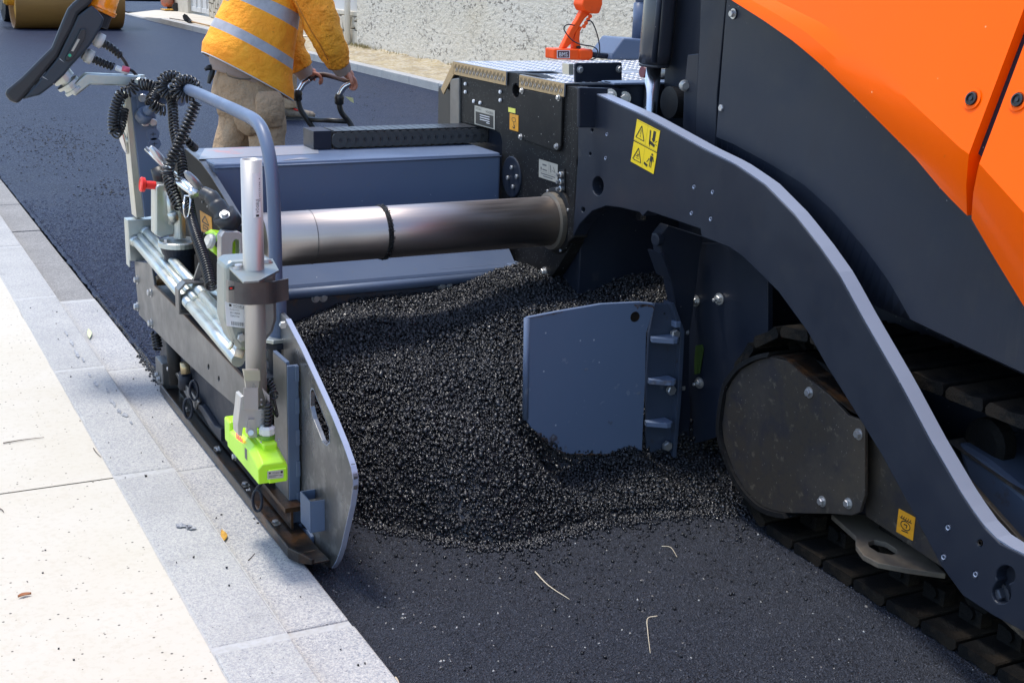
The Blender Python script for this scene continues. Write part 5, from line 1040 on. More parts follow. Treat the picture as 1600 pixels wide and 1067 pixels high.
# ---- post
YP = 5.36
po_px = [(204, 145), (238, 146), (243, 175), (256, 335), (226, 340), (214, 240)]
po = plate('post', po_px, dict(y=YP), (0, .012, 0), slate, bevel=.003)
b = B(); b.prism(PP([(200, 146), (203.5, 145.5), (213.5, 240), (225.5, 340), (213, 341), (204, 250), (196, 160)], y=YP+.012), (0, .09, 0)); part(b, 'pale_side', zinc_y, po, bevel=.002)  # left side in a paler tan metal than the front
plate('mounting_plate', [(213, 150), (236, 152), (246, 196), (243, 198), (221, 198), (218, 195)], dict(y=YP-.008), (0, .007, 0), slate, po, bevel=.003)
for u, v, r in ((222, 153, .017), (226, 191, .017), (238.5, 191, .015)): bolt(P(u, v, y=YP-.008), NY, po, r, 'bolt', False, 12)
for u, v in ((239, 210), (241, 225)):
    q = P(u, v, y=YP-.001); b = B(); b.lathe(q, NY, [(.026, 0), (.026, .001), (.024, .002)], 24); pl_ = part(b, 'plug', slate, po)
    b = B(); b.box(q+Vector((-.011, -.0035, -.001)), q+Vector((.011, -.0025, .001))); b.box(q+Vector((-.001, -.0035, -.008)), q+Vector((.001, -.0025, .008))); part(b, 'marker_cross', ink, pl_)
for u, v in ((186, 165), (190, 219)):
    a = P(u+13, v, y=YP+.05); c = P(u+3, v, y=YP+.05)
    b = B(); b.tube([a+Vector((.02, 0, 0)), c], .014, 14); kn = part(b, 'clamp_screw', zinc, po)
    b = B(); up_v = Vector((-.012, 0, .055)); b.tube([c-up_v*1.0+Vector((-.0, 0, 0)), c-up_v*.5, c, c+up_v*.5, c+up_v], [.006, .012, .015, .012, .006], 14); part(b, 'lever', chrome, kn)
# console arm
a0, a1, a2 = P(216, 127, y=YP+.02), P(136, 124, y=YP+.02), P(113, 145, y=YP+.02)
b = B(); b.prism([a0+UZ*.022, a0-UZ*.022, a1-UZ*.022+Vector((.012, 0, 0)), a2+Vector((.012, 0, -.015)), a2+Vector((-.018, 0, .010)), a1+UZ*.022], (0, .05, 0)); ca_ = part(b, 'console_arm', zinc, bevel=.006)
b = B(); q = P(220, 128, y=YP+.02); b.lathe(q+Vector((0, .02, -.035)), UZ, [(.03, 0), (.03, .045), (.022, .05), (.02, .06)], 8); part(b, 'swivel_nut', zinc, ca_); b = B(); b.lathe(P(216, 142, y=YP+.03), UZ, [(.045, -.02), (.045, .012)], 20); part(b, 'swivel_seat', slate, ca_)
axc = (P(98, 120, y=YP+.03)-P(115, 141, y=YP+.03)).normalized()
b = B(); c_ = P(116, 143, y=YP+.04)
for h0, h1, r in ((0, .012, .035), (.012, .03, .028), (.03, .042, .045), (.042, .055, .022), (.055, .085, .042), (.085, .13, .038)):
    b.mi = 1 if h0 >= .085 else 0; b.lathe(c_+axc*h0, axc, [(r, 0), (r, h1-h0)], 16)
part(b, 'ball_mount', [zinc, blackm], ca_)
# console (seen from its edge/back): slab with thickness in picture plane, depth in y
cs_ = bpy.data.objects.new('control_console', None); COL.objects.link(cs_); cs_.parent = pv; BASE[cs_] = BASE[pv]
YQ = YP-.06; DQ = .30; CD = ray(82, 86); CD = Vector((CD.x+.012, CD.y, CD.z)).normalized()
fr_px = [(119, 0), (113, 5), (105, 14), (98, 30), (80, 74), (60, 94), (32, 122), (10, 140), (7, 148), (15, 158), (27, 163), (34, 156), (56, 130), (75, 107), (90, 89), (98, 72), (113, 44), (122, 22), (137, 10), (143, 4), (150, -12), (145, -20), (128, -12)]
b = B(); b.prism(PP(fr_px, y=YQ), CD*DQ); part(b, 'rubber_frame', plastic, cs_, bevel=.012)
bk_px = [(122, 24), (143, 8), (152, 16), (163, 30), (159, 42), (142, 70), (128, 86), (112, 103), (100, 118), (86, 131), (62, 149), (34, 156), (57, 131), (90, 90)]
b = B(); b.prism(PP(bk_px, y=YQ+.01), CD*(DQ-.03)); part(b, 'rear_housing', M('blue_black_plastic', (.022, .032, .045), .4, bump=('n', 400, .1, .001)), cs_, bevel=.008)
b = B(); b.prism([P(u, v, y=YQ-.006) for u, v in ((120, 60), (127, 46), (135, 46), (133, 60), (114, 92), (104, 96), (103, 90))], (0, .02, 0)); mp_ = part(b, 'side_plate', plastic, cs_, bevel=.002)
stk('label', (121.5, 61), (125, 62), (111, 80), dict(y=YQ-.0065), NY, [silver], [], mp_)
b = B(); b.lathe(P(109, 87, y=YQ-.0065), NY, [(.006, 0), (.006, .001)], 12); part(b, 'green_dot', M('green_dot', (.03, .35, .2), .4), mp_)
b = B(); b.prism(PP([(23, 132), (47, 110), (75, 82), (77, 88), (40, 124), (26, 137)], y=YQ+.03), CD*(DQ-.07)); part(b, 'screen', glassg, cs_)
for pts_ in ([(66, 120), (85, 132)], [(93, 92), (108, 105)]):
    b = B(); b.tube([P(pts_[0][0], pts_[0][1], y=YQ+.012), P(pts_[1][0], pts_[1][1], y=YQ+.014)], .003, 6); part(b, 'groove', alu, cs_)
b = B(); b.box(P(54, 134, y=YQ+.017), P(65, 124, y=YQ+.02)); part(b, 'clip', ink, cs_)
# beacon
bc0, bc1 = P(154, 17, y=YQ+.12), P(160, 0, y=YQ+.12); ab = (bc1-bc0).normalized()
b = B(); b.lathe(bc0-ab*.055, ab, [(.055, 0), (.055, .05)], 24); part(b, 'beacon_base', plastic, cs_)
b = B(); b.lathe(bc0-ab*.004, ab, [(.063, 0), (.066, .004), (.064, .012), (.062, .014), (.060, .03), (.058, .09), (.05, .105), (.03, .112)], 32); part(b, 'beacon_lens', lampo, cs_, smooth=True)
b = B(); b.lathe(bc0+ab*.006, ab, [(.0665, 0), (.068, .004), (.0665, .008)], 32); part(b, 'beacon_rim', lampo, cs_)
# plugs and leads
def plug(u0, v0, u1, v1, r, m, m2=None):
    a, c = P(u0, v0, y=YQ+.1), P(u1, v1, y=YQ+.1); b = B(); b.tube([a, a.lerp(c, .3), a.lerp(c, .32), c], [r*.8, r*.8, r, r], 12); return part(b, 'plug', m, cs_)
plug(146, 58, 160, 66, .030, M('white_plug', (.62, .62, .60), .4)); plug(130, 84, 144, 91, .028, M('clear_plug', (.55, .56, .54), .25))
for pts_ in ([(161, 68), (172, 74), (180, 80), (189, 88)], [(144, 92), (153, 96), (163, 100), (177, 105)]):
    c = [P(u, v, y=YQ+.1) for u, v in pts_]; b = B(); b.tube(smooth_path(c, 6), [.02]+[.012]*(len(smooth_path(c, 6))-1), 10); b.tube(coil(c, .013, .005, .014), .005, 6); part(b, 'lead_sleeve', cable, cs_)
b = B(); b.tube(smooth_path([P(u, v, y=YQ+.1) for u, v in ((189, 88), (196, 98), (201, 108), (208, 112), (216, 122), (223, 133))], 6), .007, 8); part(b, 'lead', cable, cs_)
b = B(); b.tube([P(181, 106, y=YQ+.095), P(200, 114, y=YQ+.09)], .011, 8); part(b, 'white_tag', white, cs_); b = B(); b.tube([P(191, 107, y=YQ+.08), P(202, 110, y=YQ+.08)], .011, 8); part(b, 'red_tag', M('pink_tag', (.7, .12, .18), .5), cs_)
# ---- coil cables
def coilcab(pl, R=.0165, r=.0045, pitch=.0125, m=cable): b = B(); b.tube(coil(pl, R, r, pitch), r, 6); return part(b, 'coiled_cable', m)
coilcab([P(213, 130, y=5.3), P(205, 142, y=5.3), P(192, 146, y=5.3), P(184, 160, y=5.3), P(178, 185, y=5.3), P(180, 208, y=5.3), P(187, 196, y=5.33), P(192, 170, y=5.36)], .021, .0045, .0125)
coilcab([P(219, 132, y=5.28), P(232, 133, y=5.26), P(246, 140, y=5.24), P(240, 152, y=5.22), P(236, 160, y=5.2), P(248, 170, y=5.2), P(258, 172, y=5.2)], .021, .0045, .0125)
def loopc(u, v, ru, rv, y, turns=1.0, a0=0): return [P(u+ru*math.cos(a), v+rv*math.sin(a), y=y+.03*(a-a0)/6.28) for a in np.linspace(a0, a0+turns*6.28, int(14*turns))]
coilcab(loopc(268, 134, 16, 15, 5.0, 1.0, 2.0), .020, .0045, .012)
coilcab(loopc(290, 139, 16, 13, 4.85, 1.0, 1.2), .020, .0045, .012)
coilcab([P(268, 150, y=5.05), P(270, 170, y=5.0), P(272, 200, y=4.95), P(277, 225, y=4.9), P(283, 250, y=4.8), P(288, 290, y=4.7), P(294, 315, y=4.6), P(300, 345, y=4.5), P(308, 372, y=4.35), P(316, 395, y=4.25), P(324, 420, y=4.15), P(330, 448, y=4.05)], .0165, .0042, .0145)
coilcab([P(307, 158, y=4.75), P(297, 185, y=4.75), P(287, 208, y=4.75), P(275, 235, y=4.75), P(265, 255, y=4.75), P(263, 275, y=4.75), P(270, 300, y=4.7), P(281, 325, y=4.65)], .0185, .0045, .0145)
coilcab([P(287, 212, y=4.9), P(297, 225, y=4.9), P(305, 232, y=4.95)], .012, .005, .012)
b = B(); b.tube(smooth_path([P(281, 325, y=4.62), P(290, 338, y=4.6), P(300, 352, y=4.55), P(313, 366, y=4.5), P(322, 372, y=4.5)], 6), .007, 8); b.tube(coil([P(312, 366, y=4.45), P(322, 372, y=4.45), P(330, 378, y=4.45)], .009, .005, .011), .005, 6); part(b, 'cable', cable)
b = B(); b.tube(smooth_path([P(289, 306, y=4.55), P(287, 322, y=4.5), P(289, 338, y=4.5), P(294, 338, y=4.5), P(297, 322, y=4.5), P(297, 308, y=4.52), P(289, 306, y=4.55)], 5), .0035, 6, caps=False); part(b, 'wire_clip', chrome)
polished = M('polished_aluminium', (.55, .56, .57), .3, metal=.8)
# ---- screw jack: zinc column, cranks, red knob
jk = bpy.data.objects.new('screw_jack', None); COL.objects.link(jk); jk.parent = pv; BASE[jk] = BASE[pv]
YJ = 4.85
b = B(); b.prism(PP([(243, 292), (248, 289), (262, 288), (266, 296), (268, 300), (272, 366), (252, 372), (243, 368)], y=YJ), (0, .08, 0)); part(b, 'jack_housing', zinc, jk, bevel=.006)
jc = P(279, 376, y=YJ); b = B(); b.lathe(jc-UZ*.02, UZ, [(.075, 0), (.075, .018), (.07, .022)], 30); part(b, 'flange', zinc, jk)
b = B(); b.lathe(jc-UZ*.05, UZ, [(.06, 0), (.07, .03)], 30); b.lathe(jc-UZ*.16, UZ, [(.055, 0), (.055, .11)], 26); part(b, 'seat', graph, jk)
b = B(); b.lathe(P(281, 372, y=YJ), UZ, [(.022, 0), (.022, .22)], 20); part(b, 'spindle', zinc, jk)
for dx in (-.05, 0.05): bolt(jc+Vector((dx, -.03, .002)), UZ, jk, .011)
b = B(); b.tube([P(268, 350, y=YJ-.02), P(264, 300, y=YJ-.02)], .012, 10); b.tube([P(272, 345, y=YJ-.03), P(268, 332, y=YJ-.03)], .018, 10); part(b, 'small_cylinder', zinc, jk)
b = B(); q = P(243, 290, y=YJ+.02); q2 = P(229, 289, y=YJ+.02); ar = (q2-q).normalized(); b.lathe(q, ar, [(.015, 0), (.015, .035), (.026, .04), (.028, .052), (.023, .056), (.020, .053)], 24); part(b, 'red_knob', red, jk)
def crank(px0, px1, hx0, hx1, y0, y1, yh):
    a, c = P(*px0, y=y0), P(*px1, y=y1); b = B(); b.tube([a, c], .0085, 10); q = part(b, 'crank_rod', chrome, jk)
    h0, h1 = P(*hx0, y=yh), P(*hx1, y=yh); d = (h1-h0); b = B(); b.tube(smooth_path([h0, h0+d*.15, h0+d*.4, h0+d*.65, h0+d*.88, h1], 5), [.006+.010*math.sin(PI*min(1, k/25*1.0)) for k in range(26)], 16); b.tube([c-Vector((0, .01, .01)), c+Vector((0, .01, .012))], .013, 14); part(b, 'crank_grip', polished, jk)
crank((262, 262), (306, 300), (289, 268), (316, 298), 4.9, 4.5, 4.5)
crank((252, 268), (300, 302), (289, 268), (316, 298), 4.9, 4.52, 4.5)
crank((228, 232), (262, 266), (235, 229), (262, 264), 5.0, 4.92, 4.9)
b = B(); b.tube([P(245, 262, y=4.95), P(256, 286, y=4.93)], [.025, .035], 16); b.tube([P(241, 270, y=4.95), P(247, 272, y=4.95)], .018, 12); part(b, 'bellows_boot', blackm, jk)
# second crank joint: rubber knuckle to aluminium loop bracket
b = B(); b.tube(smooth_path([P(318, 302, y=4.45), P(330, 308, y=4.42), P(338, 320, y=4.4), P(348, 335, y=4.38), P(352, 345, y=4.38)], 6), [.024]*6+[.027]*6+[.032]*6+[.038]*7, 18); part(b, 'knuckle_joint', plastic, jk)
b = B(); b.tube([P(349, 334, y=4.36), P(364, 354, y=4.36)], [.042, .040], 22); part(b, 'knuckle_cap', plastic, jk); bolt(P(351, 336, y=4.32), Vector((-.2, -.6, .7)), jk, .012, 'bolt', True, 14)
b = B(); b.tube([P(364, 354, y=4.36), P(371, 362, y=4.36)], .024, 14); part(b, 'swivel', graph, jk)
o_px = [(345, 370), (350, 362), (372, 362), (380, 366), (380, 408), (374, 408), (374, 376), (368, 374), (364, 380), (363, 412), (345, 412)]
lpb = plate('loop_bracket', o_px, dict(y=4.30), (0, .05, 0), alu, bevel=.003)
b = B(); b.prism([P(u, v, y=4.38) for u, v in ((330, 378), (346, 370), (372, 374), (374, 395), (360, 405), (345, 405), (334, 395))], (0, .14, 0)); ls2 = part(b, 'slope_sensor', lime, bevel=.006)
b = B(); b.prism(PP([(335, 380), (346, 373), (346, 390), (337, 386)], y=4.376), (0, .003, 0)); part(b, 'dark_panel', inkg, ls2)
b = B(); q = P(331, 378, y=4.40); b.lathe(q, Vector((-1, -.2, .4)), [(.026, 0), (.026, .012), (.02, .02)], 18); part(b, 'cable_gland', M('pale_gland', (.62, .62, .58), .4), ls2)
# operator's rag / tool inside: blue-orange handle in the channel
b = B(); b.tube([P(241, 425, x=1.12), P(248, 436, x=1.12)], .016, 10); b.mi = 1; b.tube([P(248, 436, x=1.12), P(253, 448, x=1.11)], .017, 10); tag(settle(b.out('brush_handle', [M('blue_plastic', (.02, .07, .25), .4), wood]), P(248, 436, x=1.12)), 'blue and tan tool handle stuck behind the grey channel beam', 'tool')
# ================================================================ ROAD ROLLER (drum end)
dL, dR = P(22, 47, z=.012), P(186, 47, z=.012); RD = .62; W = (dR-dL).length
yD_ = dL.y+.45; t = thing('road_roller', 'yellow road roller with a wide brown steel drum on the fresh mat', 'road roller', ((dL.x+dR.x)/2, yD_, .012))
xl = P(20, 30, y=yD_).x; xr = P(188, 30, y=yD_).x; zc = .012+RD
b = B(); b.lathe((xl, yD_, zc), (1, 0, 0), [(RD-.04, .32), (RD-.03, .02), (RD-.012, 0), (RD, .02), (RD, xr-xl-.02), (RD-.012, xr-xl), (RD-.035, xr-xl-.02)], 96); dm = b.out('drum', drumm, t)
for f in dm.data.polygons: f.use_smooth = abs(f.normal.x) < .3
b = B(); b.lathe((xl+.10, yD_, zc), (1, 0, 0), [(.578, 0), (.578, .2)], 64); hub = b.out('drum_side', ylwp, dm)
b = B(); b.lathe((xl-.16, yD_, zc), (1, 0, 0), [(.12, 0), (.16, .06), (.16, .2)], 32); b.out('hub', ylwp, dm)
for s, xx in ((-1, xl-.30), (1, xr+.06)):
    b = B(); b.prism([(xx, yD_-.25, zc+.0), (xx, yD_+.25, zc+.0), (xx, yD_+.9, zc+.3), (xx, yD_+.9, zc+.95), (xx, yD_-.25, zc+.85)], (.20, 0, 0)); b.out('yoke', ylwp, t, bevel=.03)
b = B(); b.box((xl-.3, yD_-.1, zc+.75), (xr+.26, yD_+1.0, zc+1.0)); b.out('frame', ylwp, t, bevel=.03)
b = B(); b.box((xl+.1, yD_+1.0, .45), (xr-.1, yD_+3.2, 1.7)); eh = b.out('engine_housing', ylwp, t, bevel=.12)
b = B()
for x in (xl+.12, xr-.12):
    for y in (yD_+.7, yD_+2.2): b.tube([(x, y, 1.6), (x, y, 2.6)], .035, 10)
b.box((xl, yD_+.5, 2.6), (xr, yD_+2.4, 2.68)); b.out('canopy', graph, t)
for x in (xl+.1, xr-.55): b = B(); b.lathe((x, yD_+2.8, .6), (1, 0, 0), [(.35, 0), (.58, .04), (.6, .12), (.6, .33), (.58, .41), (.35, .45)], 40); w_ = b.out('wheel', blackm, t)
# chalk-ish scuff line on the fresh mat is a real scrape: thin pale dust strips
# ================================================================ ORANGE HANDHELD TOOL standing on the walkway
yT = P(905, 92, z=WZ).y
t = thing('gas_lighter_tool', 'orange handheld burner tool with looped cable standing on the tread plates', 'tool', P(905, 92, z=WZ))
b = B(); b.prism(PP([(866, 77), (926, 77.5), (927, 82), (926, 92), (920, 95), (866, 93)], y=yT), (0, .09, 0)); bs_ = b.out('base', orange2, t, bevel=.006)
b = B(); b.prism(PP([(905, 78), (920, 78), (927, 82), (925, 93), (906, 94)], y=yT-.008), (0, .10, 0)); b.out('base_nose', orange2, bs_, bevel=.008)
b = B(); b.prism(PP([(877, 77), (886, 76), (893, 69), (896, 63), (898, 55), (905, 44), (914, 30), (925, 20), (918, 12), (910, 16), (903, 30), (893, 45)], y=yT+.03), (0, .035, 0)); b.out('handle', orange2, t, bevel=.006)
b = B(); b.prism(PP([(897, 77), (898, 62), (901, 50), (907, 42), (911, 42), (907, 50), (906, 62), (908, 77)], y=yT+.028), (0, .038, 0)); b.out('front_strut', orange2, t, bevel=.005)
b = B(); b.prism(PP([(910, 8), (914, -8), (942, -8), (942, 8), (937, 22), (925, 22), (914, 17)], y=yT+.0), (0, .09, 0)); b.out('battery_head', orange2, t, bevel=.008)
b = B()
for k in range(4): u, v = 922-3.2*k, 26+5.2*k; b.tube([P(u, v, y=yT+.022), P(u, v, y=yT+.07)], .010, 8)
b.out('finger_grip', orange2, t)
b = B(); b.box(P(902, 76, y=yT+.02), P(907.5, 72.5, y=yT+.022)+Vector((0, .03, 0))); b.out('trigger', blackm, t)
o = sticker('label', P(870, 79, y=yT), P(890, 79, y=yT), P(870, 91.5, y=yT), [white, M('maroon_ink', (.10, .04, .05), .5), white], [(1, [rect(.05, .07, .95, .93)]), (2, text_polys('BMS', .18, .25, .82, .78))], t, NY)
b = B(); b.tube([P(926, 86, y=yT+.03), P(945, 88, y=yT+.03), P(1000, 92, y=yT+.03)], .013, 10); b.out('lance_tube', graph, t)
b = B(); b.tube(smooth_path([P(u, v, y=yT-.01) for u, v in ((898, 40), (886, 39), (881, 45), (885, 53), (895, 64), (908, 70), (925, 73), (933, 78), (934, 85))], 6), .003, 6); b.tube(smooth_path([P(u, v, y=yT+.0) for u, v in ((918, 33), (924, 34), (930, 45), (935, 62), (937, 80), (932, 90), (922, 95))], 6), .003, 6); b.out('cable', cable, t)
# red hose end on the walkway
b = B(); q = P(1003, 113, z=WZ+.02); b.tube([q, q+Vector((.05, .0, .0))], .022, 14); b.mi = 1; b.tube([q+Vector((.05, 0, 0)), q+Vector((.4, -.02, 0))], .018, 10); tag(settle(b.out('hose_end', [M('wine_red_rubber', (.12, .02, .03), .5), blackm]), q), 'dark hose with wine red end lying on the walkway behind the cylinder', 'hose')
# ================================================================ PEOPLE
def limb(b, pts, rads, seg=20, squash=1.0, sq_dir=None, wrinkle=0, seed=0):
    """organic tube through joints; rads may be (wide, deep)"""
    n = 6; ps = smooth_path(pts, n); k = len(ps); R = []
    for i in range(k):
        t = i/n; j = min(int(t), len(rads)-2); f = t-j; f = f*f*(3-2*f); a, c = rads[j], rads[j+1]
        a = a if isinstance(a, tuple) else (a, a); c = c if isinstance(c, tuple) else (c, c); R.append((a[0]+(c[0]-a[0])*f, a[1]+(c[1]-a[1])*f))
    side = Vector(sq_dir or (0, 1, 0)); rings = []
    for i in range(k):
        t = (ps[min(i+1, k-1)]-ps[max(i-1, 0)]).normalized(); s1 = (side-t*side.dot(t)).normalized(); s2 = t.cross(s1); ring = []
        for q in range(seg):
            a = 2*PI*q/seg; r1, r2 = R[i]
            wv = 1+wrinkle*(noise.noise((ps[i].x*9+math.cos(a)*1.2+seed, ps[i].y*9+math.sin(a)*1.2, ps[i].z*14))+.6*noise.noise((math.cos(a)*2+seed, math.sin(a)*2, i*.55)))
            ring.append(ps[i]+s2*math.cos(a)*r1*wv+s1*math.sin(a)*r2*wv)
        rings.append(ring)
    b.loft(rings); return b
def skinbody(name, chains, parent, loc):
    """one continuous skin surface from chains: lists of ((x,y,z), radius); chains after the first may start at an existing joint index"""
    vs, es, rs = [], [], []; roots = []
    for ch in chains:
        prev = None
        for it in ch:
            if isinstance(it, int): prev = it; continue
            p, r = it; vs.append(Vector(p)-Vector(loc)); rs.append(r)
            if prev is None: roots.append(len(vs)-1)
            else: es.append((prev, len(vs)-1))
            prev = len(vs)-1
    me = bpy.data.meshes.new(name); me.from_pydata(vs, es, []); o = bpy.data.objects.new(name, me); COL.objects.link(o)
    o.modifiers.new('skin', 'SKIN').use_smooth_shade = True
    for i, r in enumerate(rs):
        me.skin_vertices[0].data[i].radius = (r, r)
    for i in roots: me.skin_vertices[0].data[i].use_root = True
    md = o.modifiers.new('sub', 'SUBSURF'); md.levels = md.render_levels = 2
    me.materials.append(skin); o.parent = parent; BASE[o] = Vector(loc)
    bpy.context.view_layer.update(); dg = bpy.context.evaluated_depsgraph_get(); m2 = bpy.data.meshes.new_from_object(o.evaluated_get(dg)); o.modifiers.clear(); o.data = m2
    if not m2.materials: m2.materials.append(skin)
    for p_ in m2.polygons: p_.use_smooth = True
    return o
def hand_chains(w, kn, dirn, palm_n, curl, grip=None, L=.085, thumb_side=1):
    """wrist w, knuckle centre kn; fingers leave knuckles along dirn and curl towards palm_n"""
    ch = []; d0 = (kn-w).normalized(); side = d0.cross(palm_n).normalized()*thumb_side
    for i, (o_, l) in enumerate(((.030, .92), (.010, 1.0), (-.011, .94), (-.031, .76))):
        base = kn+side*o_; c = [(w.lerp(base, .45), .013), (base, .0115)]; a = 0; p = base; seg = (L*.46*l, L*.32*l, L*.24*l)
        for k, s in enumerate(seg):
            a += curl[k]; d = d0*math.cos(a)+palm_n*math.sin(a); p = p+d*s; c.append((p, (.0105, .0095, .0085)[k]))
        ch.append(c)
    tb = w.lerp(kn, .35)+side*.022; tdir = (d0*.6+side*.55+palm_n*.55).normalized(); p1 = tb+side*.018+tdir*.02; p2 = p1+tdir*.032; p3 = p2+(d0*.6+palm_n*.75-side*.15).normalized()*.026
    ch.append([(tb, .014), (p1, .013), (p2, .011), (p3, .0095)]); return ch
def person_body(t, loc, hips, chest, neck, head, fdir, arms, legs, hands):
    ch = [[(hips, .13), (hips.lerp(chest, .5), .115), (chest, .14), (neck.lerp(chest, .25), .08), (neck, .055), (neck.lerp(head, .5), .05)]]
    n0 = 6
    for A in arms: ch.append([2]+[(p, r) for p, r in A])
    for A in legs: ch.append([0]+[(p, r) for p, r in A])
    # palms
    for hnd in hands:
        w, kn = hnd[0], hnd[1]; ch.append([(w, .026), (w.lerp(kn, .5), .034), (kn, .030)]); ch += hand_chains(*hnd)
    # head: skull, jaw, nose, ears, brow as chains
    up_ = (head-neck).normalized(); sd = fdir.cross(up_).normalized()
    ch.append([(head-up_*.03, .070), (head+up_*.045, .088), (head+up_*.085, .070)])
    ch.append([(head-up_*.03+fdir*.02, .058), (head-up_*.075+fdir*.05, .040)])
    ch.append([(head+fdir*.085+up_*.01, .009), (head+fdir*.104-up_*.022, .013)])
    for s in (-1, 1): ch.append([(head+sd*s*.078-up_*.02, .012), (head+sd*s*.084+up_*.02, .015)])
    ch.append([(head+fdir*.080-up_*.052+sd*.018, .007), (head+fdir*.086-up_*.052, .009), (head+fdir*.080-up_*.052-sd*.018, .007)])
    o = skinbody('body', ch, t, loc); 
    for s in (-1, 1):
        b = B(); b.lathe(head+fdir*.078+sd*s*.031+up_*.018, fdir, [(.001, -.012), (.013, -.006), (.014, 0), (.009, .007), (.002, .009)], 14); b.out('eye', white, t, smooth=True)
        b = B(); b.lathe(head+fdir*.086+sd*s*.031+up_*.018, fdir, [(.006, 0), (.003, .0015)], 12); b.out('pupil', ink, t)
    b = B(); bmesh.ops.create_icosphere(b.bm, subdivisions=3, radius=1)
    for v in b.bm.verts:
        c = v.co.copy(); k = 1+.05*noise.noise(c*4); v.co = head+up_*(.05+c.z*.088)*1+(fdir*(c.x*.100-.012)+sd*c.y*.092)*k
    bmesh.ops.delete(b.bm, geom=[v for v in b.bm.verts if (v.co-head).dot(up_) < .035+.05*max(0, (v.co-head).dot(fdir)/.09) - (.06 if (v.co-head).dot(fdir) < -.02 else 0)], context='VERTS')
    b.out('hair', hairm, t, smooth=True, solid=.006)
    return o
# ---- worker 1
Y1 = 7.6
def W(u, v, dy=0): return P(u, v, y=Y1+dy)
ft = Vector((W(395, 110).x+.05, Y1, .012)); t1 = thing('person', 'worker in orange hi-vis vest, taupe jacket and khaki trousers leaning on the black handlebar', 'person', ft)
hips = W(392, 128); chest = W(415, -20); neck = W(428, -80); head = neck+Vector((.09, .03, .17)); fd = Vector((.86, .45, -.24)).normalized()
RS, RE, RW, RK = W(468, -38, -.17), W(508, 52, -.22), W(533, 105, -.14), W(552, 124, -.12)
LS, LE, LW, LK = W(425, -25, .20), W(450, 70, .24), W(475, 112, .22), W(497, 116, .20)
kR, aR = W(418, 205, -.10), Vector((W(418, 205).x+.02, Y1-.12, .10)); kL, aL = W(372, 190, .12), Vector((W(350, 228).x-.06, Y1+.15, .10))
hR, hL = hips+Vector((.0, -.09, -.04)), hips+Vector((-.0, .09, -.04))
pn = Vector((-.15, 0, -1)).normalized()
person_body(t1, ft, hips, chest, neck, head, fd,
    [[(RS, .06), (RE, .045), (RW, .028)], [(LS, .06), (LE, .045), (LW, .028)]],
    [[(hR, .085), (kR, .06), (aR, .04), (aR+Vector((.10, .02, -.06)), .035), (aR+Vector((.17, .03, -.07)), .03)], [(hL, .085), (kL, .06), (aL, .04), (aL+Vector((.10, .02, -.06)), .035), (aL+Vector((.17, .03, -.07)), .03)]],
    [(RW, RW.lerp(RK, .95), (RK-RW).normalized(), Vector((-.35, .1, -.93)).normalized(), (.7, 1.1, .9), None, .085, -1), (LW, LW.lerp(LK, .9), (LK-LW).normalized(), Vector((.1, -.1, -1)).normalized(), (.7, 1.1, .9), None, .085, 1)])
# trousers: each leg plus seat
b = B()
limb(b, [hips+Vector((0, 0, .13)), hips+Vector((0, -.02, .0)), hR+Vector((.01, -.0, -.12)), kR+Vector((0, 0, .05)), kR-Vector((.0, 0, .08)), aR+Vector((-.01, 0, .12)), aR+Vector((0, 0, -.01))], [(.185, .15), (.20, .165), (.155, .13), (.115, .11), (.105, .10), (.095, .09), (.10, .095)], 28, wrinkle=.085, seed=1)
limb(b, [hips+Vector((-.01, .03, .05)), hL+Vector((-.06, .0, -.02)), hL.lerp(kL, .5)+Vector((-.03, 0, 0)), kL, kL.lerp(aL, .5), aL+Vector((0, 0, -.01))], [(.15, .13), (.15, .13), (.125, .12), (.11, .11), (.10, .10), (.10, .095)], 28, wrinkle=.10, seed=5)
tro = b.out('trousers', khaki, t1)
b = B(); q = kR+Vector((-.02, -.115, .13))
limb(b, [q+Vector((0, .02, .10)), q+Vector((0, -.005, .06)), q+Vector((.0, -.012, -.02)), q+Vector((0, .01, -.09))], [(.07, .02), (.085, .03), (.085, .035), (.075, .02)], 16); b.out('cargo_pocket', khaki, tro)
b = B(); p0 = W(352, 118, -.16); b.tube(smooth_path([W(353, 113, -.17), W(358, 119, -.19), W(372, 123, -.2), W(392, 124, -.2)], 5), .004, 6); b.out('pocket_seam', M('dark_khaki', (.12, .09, .06), .9), tro)
b = B(); b.box(W(400, 152, -.205), W(414, 143, -.20)); b.out('pocket_tab', khaki, tro, bevel=.004)
# shoes
for a in (aR, aL):
    b = B(); limb(b, [a+Vector((-.05, 0, -.03)), a+Vector((.02, 0, -.035)), a+Vector((.12, .02, -.055)), a+Vector((.20, .03, -.065))], [(.05, .045), (.062, .05), (.05, .05), (.03, .035)], 16); b.out('boot', blackm, t1)
# jacket torso (taupe hem) + vest
Rr = lambda p: p
b = B(); limb(b, [W(390, 128), W(390, 105), W(392, 80), W(400, 40), W(412, -5), W(424, -45), W(430, -72)], [(.222, .185), (.225, .19), (.215, .185), (.205, .18), (.205, .19), (.165, .17), (.07, .08)], 36, wrinkle=.03, seed=3); b.bm.verts.ensure_lookup_table()
jk_ = b.out('jacket', taupe, t1)
def shear(bm, k=.55, c=None):
    for v in bm.verts: v.co.z -= (v.co.x-c.x)*k*max(0, min(1, (c.z+.35-v.co.z)/.4))
shear_c = W(392, 100); 
bmx = bmesh.new(); bmx.from_mesh(jk_.data); off = BASE[t1]
for v in bmx.verts:
    wco = v.co+off; f = max(0, min(1, (shear_c.z+.30-wco.z)/.35)); v.co.z -= (wco.x-shear_c.x)*.30*f
bmx.to_mesh(jk_.data); bmx.free()
